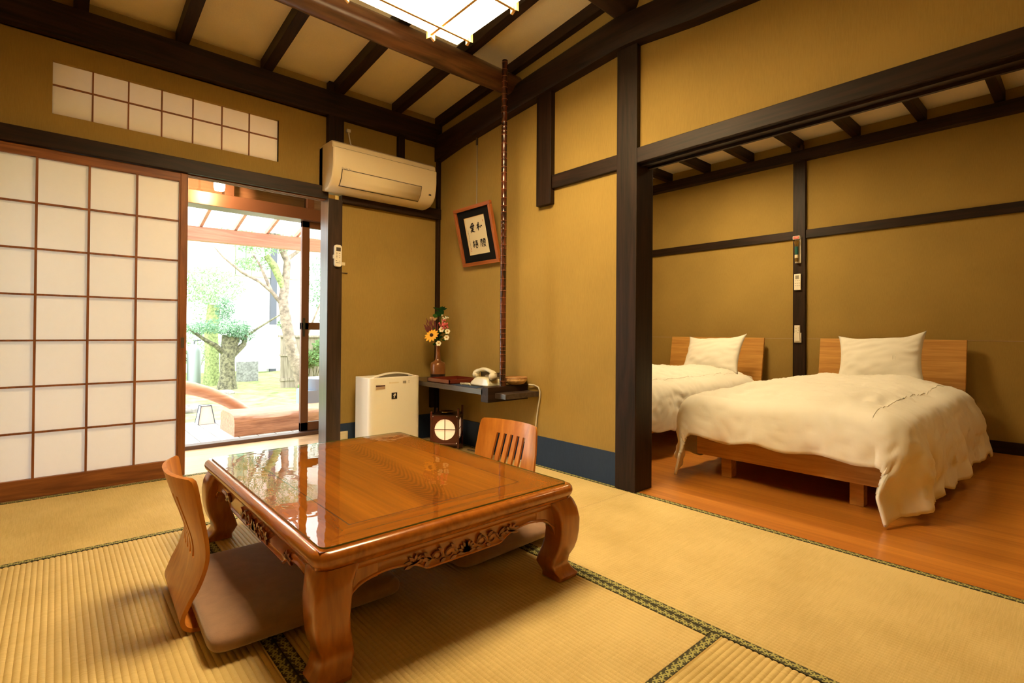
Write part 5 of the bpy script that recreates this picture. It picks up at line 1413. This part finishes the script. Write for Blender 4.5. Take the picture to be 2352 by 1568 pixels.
# trees
rg = random.Random(21)
def foliage(name, blobs, n, size, mat, parent):
    mb = MB()
    tot = sum(b[3] * b[4] for b in blobs)
    for (cx, cy, cz, rx, rz) in blobs:
        k = int(n * rx * rz / tot)
        for _ in range(k):
            while True:
                p = Vector((rg.uniform(-1, 1), rg.uniform(-1, 1), rg.uniform(-1, 1)))
                if p.length < 1: break
            c = Vector((cx + p.x * rx, cy + p.y * rx, cz + p.z * rz))
            a = Vector((rg.gauss(0, 1), rg.gauss(0, 1), rg.gauss(0, 1))).normalized(); b = a.orthogonal().normalized()
            s = size * rg.uniform(.6, 1.3)
            mb._add([c - a * s, c + b * s * .42, c + a * s, c - b * s * .42], [(0, 1, 2, 3)])
    return mb.build(name, mat, parent)
def tree(name, label, base, trunk, rads, branches, blobs, n, size, bark, lmat, group=None, moss=None):
    r = empty(name, base); tag(r, label, 'tree', group)
    mb = MB(); mb.tube(trunk, rads, 14)
    for pts, r0, r1 in branches:
        m = len(pts); mb.tube(pts, [r0 + (r1 - r0) * i / (m - 1) for i in range(m)], 8)
    mb.build('trunk', bark, r, smooth=60)
    if moss: MB().tube(moss, [.05, .058, .045], 10).build('mossy_branch', 'mossbark', r, smooth=60)
    foliage('foliage', blobs, n, size, lmat, r)
    return r
tree('garden_tree', 'short stout mossy trunk with a flat clipped top, left of the doorway view', (-.2, 6.0, -.12),
     [(-.20, 6.0, -.14), (-.19, 6.0, .1), (-.20, 6.0, .35), (-.17, 6.0, .60), (-.14, 6.02, .74)], [.16, .115, .11, .12, .14],
     [([(-.20, 6, .42), (-.38, 5.95, .60), (-.55, 5.9, .70), (-.75, 5.9, .86)], .05, .02), ([(-.12, 6, .45), (.05, 6, .62), (.12, 6.1, .85)], .06, .03), ([(.0, 6, .7), (.28, 5.9, .92), (.55, 5.9, 1.10), (.72, 5.9, 1.2)], .022, .01)],
     [(-.25, 6, .92, .42, .13), (-.62, 5.9, .88, .26, .10), (.02, 6, .80, .22, .16), (-.22, 6.1, 1.22, .16, .22), (-.15, 5.92, .80, .20, .07)], 3000, .024, 'bark', 'leafC')
tree('garden_tree', 'second mossy trunk standing just behind the clipped tree', (-.30, 6.8, -.12),
     [(-.27, 6.8, -.14), (-.26, 6.8, .3), (-.28, 6.8, .8), (-.25, 6.8, 1.3)], [.13, .11, .11, .09], [], [(-.3, 6.9, 1.65, .6, .35)], 1500, .035, 'mossbark', 'leafB')
tree('garden_tree', 'tall branching tree with a green mossy limb beside the glass door edge', (.62, 5.0, -.12),
     [(.70, 5.0, -.14), (.62, 5.0, .2), (.50, 5.0, .55), (.42, 5.0, .95), (.36, 5.0, 1.33), (.40, 5.0, 1.65), (.42, 5.0, 1.95), (.33, 5.0, 2.15), (.24, 5.0, 2.45), (.1, 5.0, 2.9)], [.11, .10, .09, .085, .075, .06, .055, .05, .04, .025],
     [([(.38, 5, 1.22), (.20, 5, 1.45), (.02, 5, 1.60), (-.25, 4.95, 1.72), (-.5, 4.95, 1.92), (-.62, 4.95, 2.06)], .035, .008), ([(.18, 5, 1.47), (.10, 5, 1.66), (.02, 5, 1.85), (-.08, 5, 2.0)], .03, .012),
      ([(.43, 5, 2.0), (.60, 5, 2.15), (.8, 4.9, 2.35)], .035, .012), ([(.30, 5, 2.25), (.12, 5, 2.42), (-.1, 5, 2.6)], .03, .01), ([(.62, 5, .3), (.75, 5, .8), (.95, 5, 1.3)], .03, .012)],
     [(.05, 5.0, 2.18, .42, .16), (-.35, 5.0, 2.28, .30, .14), (.55, 5.1, 2.45, .4, .25), (-.1, 5.1, 2.75, .7, .3), (.38, 5.1, .95, .10, .08), (.0, 5.2, 1.9, .3, .12)], 4200, .030, 'bark2', 'leafB',
     moss=[(.38, 5.0, 1.50), (.22, 4.99, 1.86), (.10, 5.0, 2.02)])
tree('garden_tree', 'dark leafy tree seen only through the pushed back glass door', (1.76, 6.5, -.12),
     [(1.76, 6.5, -.14), (1.72, 6.5, .8), (1.79, 6.5, 1.7), (1.70, 6.5, 2.5)], [.13, .11, .09, .05], [], [(1.7, 6.5, 1.8, .55, .6), (1.95, 6.6, 1.15, .4, .3)], 1500, .036, 'bark', 'leafC')
for lb, bl, nn, mt in (('leafy shrub against the plank fence, lower right of the doorway view', [(1.0, 5.3, .40, .22, .15), (.90, 5.4, .30, .12, .09), (1.15, 5.25, .6, .22, .14)], 1500, 'leafA'),
                   ('low green clump at the foot of the plank fence', [(.72, 4.6, -.02, .24, .08), (.95, 4.4, .0, .2, .1)], 600, 'leafA'),
                   ('hazy light green bush rising behind the mossy trunks', [(.05, 8.6, 1.3, .35, .6), (-.2, 8.6, .5, .5, .4)], 1300, 'leafB'),
                   ('pale foliage at the far left of the doorway view', [(-1.0, 8.0, 2.0, .5, .5), (-1.35, 8.0, 1.1, .5, .5), (-1.05, 8.0, 3.2, .5, .4)], 1500, 'leafB')):
    r = empty('garden_shrub', (bl[0][0], bl[0][1], -.12)); tag(r, lb, 'shrub', None)
    mb = MB()
    for b in bl:
        for k in range(5): mb.tube([(b[0] + rg.uniform(-.05, .05), b[1], -.14), (b[0] + rg.uniform(-.6, .6) * b[3], b[1], b[2] + rg.uniform(0, .5) * b[4])], .008, 5)
    mb.build('stems', 'bark', r); foliage('foliage', bl, nn, .034, mt, r)
fe = empty('plank_fence', (1.2, 5.6, -.12)); tag(fe, 'weathered grey plank fence with a cap rail at the right of the garden', 'fence')
x = .52; mb = MB()
while x < 3.0: mb.box((x, 5.60, -.14), (x + .108, 5.625, .74 + .0)); x += .113
mb.build('planks', 'fence', fe)
MB().box((.49, 5.56, .74), (3.0, 5.66, .775)).box((.50, 5.585, .42), (3.0, 5.60, .455)).box((.50, 5.585, .0), (3.0, 5.60, .05)).build('rails', 'fence', fe)
for i, (cx, lb) in enumerate(((-.74, 'tall grey gas cylinder at the left edge of the garden view'), (-.50, 'grey gas cylinder nearer the mossy trunks'))):
    c_ = empty('gas_cylinder', (cx, 7.0, -.12)); tag(c_, lb, 'gas cylinder')
    MB().lathe([(0, 0), (.10, 0), (.108, .03), (.108, .62), (.09, .70), (.04, .74), (0, .75)], (cx, 7.0, -.14), 28).build('tank', 'cyl', c_, smooth=40)
    MB().tube([(cx, 7, .6), (cx, 7, .66), (cx + .1, 6.97, .68)], .012, 8).build('valve', 'darkpost', c_)
hb = empty('house_across_garden', (0, 10, -.2)); tag(hb, 'white rendered house across the garden with dark posts', 'house')
MB().box((-7, 10, -.3), (7, 10.3, 5.2)).build('wall', 'render', hb)
for x_ in (-3.2, -.55, 1.62, 3.9): MB().box((x_, 9.9, -.2), (x_ + .14, 10.0, 4.2)).build('post', 'darkpost', hb)
for x0, x1 in ((-.2, .80), (.84, 1.14), (1.20, 2.3)):
    f = MB().box((x0, 9.93, 2.16), (x1, 10.0, 2.30)).box((x0, 9.93, 3.3), (x1, 10.0, 3.38)).box((x0, 9.935, 2.30), (x0 + .07, 9.995, 3.3)).box((x1 - .07, 9.935, 2.30), (x1, 9.995, 3.3)).build('window_frame', 'winframe', hb)
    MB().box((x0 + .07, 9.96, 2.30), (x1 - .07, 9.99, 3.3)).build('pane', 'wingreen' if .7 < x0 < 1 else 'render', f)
MB().box((-7, 9.1, 4.2), (7, 10.3, 4.3)).build('eave', 'darkpost', hb)
MB().box((.95, 9.5, -.05), (1.75, 9.55, 1.0)).build('low_screen', 'render', hb)
tag(MB().box((.18, 6.98, -.13), (.55, 7.02, .27)).build('lattice_screen', 'blockgrey'), 'small grey lattice panel behind the mossy trunk', 'screen')
st = empty('garden_stone', (-1.1, 3.3, -.12)); tag(st, 'dark stones at the edge of the deck under the bent log', 'stone', 'stones by the deck')
MB().ball((-1.15, 3.4, -.10), (.22, .15, .09), 14, 10).build('stone_body', 'stone', st, smooth=60)
s2 = copy_tree(st); s2.location = (-.35, 5.2, -.12); s2.scale = (.6, .6, .6); tag(s2, 'small rough stone at the far edge of the moss', 'stone', 'stones by the deck'); s2['group'] = 'garden stones'; st['group'] = 'garden stones'

# ------------------------------------------------------------------ light and camera
w = bpy.data.worlds.new('sky'); sc.world = w; w.use_nodes = True
bg = w.node_tree.nodes['Background']; N = w.node_tree.nodes; Lk = w.node_tree.links
tc = N.new('ShaderNodeTexCoord'); sp = N.new('ShaderNodeSeparateXYZ'); Lk.new(tc.outputs['Generated'], sp.inputs[0])
rp = N.new('ShaderNodeValToRGB'); rp.color_ramp.elements[0].position = .45; rp.color_ramp.elements[1].position = .62
rp.color_ramp.elements[0].color = (.55, .60, .58, 1); rp.color_ramp.elements[1].color = (.92, .97, 1.0, 1)
mr = N.new('ShaderNodeMath'); mr.operation = 'MULTIPLY_ADD'; mr.inputs[1].default_value = .5; mr.inputs[2].default_value = .5
Lk.new(sp.outputs[2], mr.inputs[0]); Lk.new(mr.outputs[0], rp.inputs[0]); Lk.new(rp.outputs[0], bg.inputs[0])
bg.inputs[1].default_value = 10.5
pt = bpy.data.lights.new('garden_opening', 'AREA'); pt.shape = 'RECTANGLE'; pt.size = 3.6; pt.size_y = 1.85; pt.cycles.is_portal = True
po = bpy.data.objects.new('garden_opening', pt); COL.objects.link(po); po.location = (-2.0, .95, 1.0); po.rotation_euler = (math.radians(-90), 0, 0)
po['category'] = 'daylight'; po['label'] = 'daylight entering through the garden doors'

cam = bpy.data.cameras.new('camera'); co = bpy.data.objects.new('camera', cam); COL.objects.link(co)
cam.sensor_width = 36; cam.lens = 1182.0152 / 2352 * 36; cam.shift_y = -28.93461 / 2352; cam.clip_start = .02; cam.clip_end = 100
R0 = Vector((0.7486022, -0.66298080, 0.00715583)); U0 = Vector((-0.01076214, -0.00135924, 0.99994126)); F0 = Vector((0.66293206, 0.74863517, 0.00815262))
mt = Matrix((R0, U0, -F0)).transposed().to_4x4(); mt.translation = Vector((-2.32443505, -3.50791628, .84)); co.matrix_world = mt
cam.dof.use_dof = False
sc.camera = co
sc.view_settings.view_transform = 'Standard'; sc.view_settings.look = 'None'; sc.view_settings.gamma = 1; sc.view_settings.exposure = 0
sc.view_settings.use_curve_mapping = False
cy = sc.cycles
cy.use_denoising = True; cy.max_bounces = 10; cy.diffuse_bounces = 4; cy.glossy_bounces = 4; cy.transparent_max_bounces = 12; cy.transmission_bounces = 6
cy.caustics_reflective = False; cy.caustics_refractive = False; cy.sample_clamp_indirect = 8; cy.use_adaptive_sampling = True
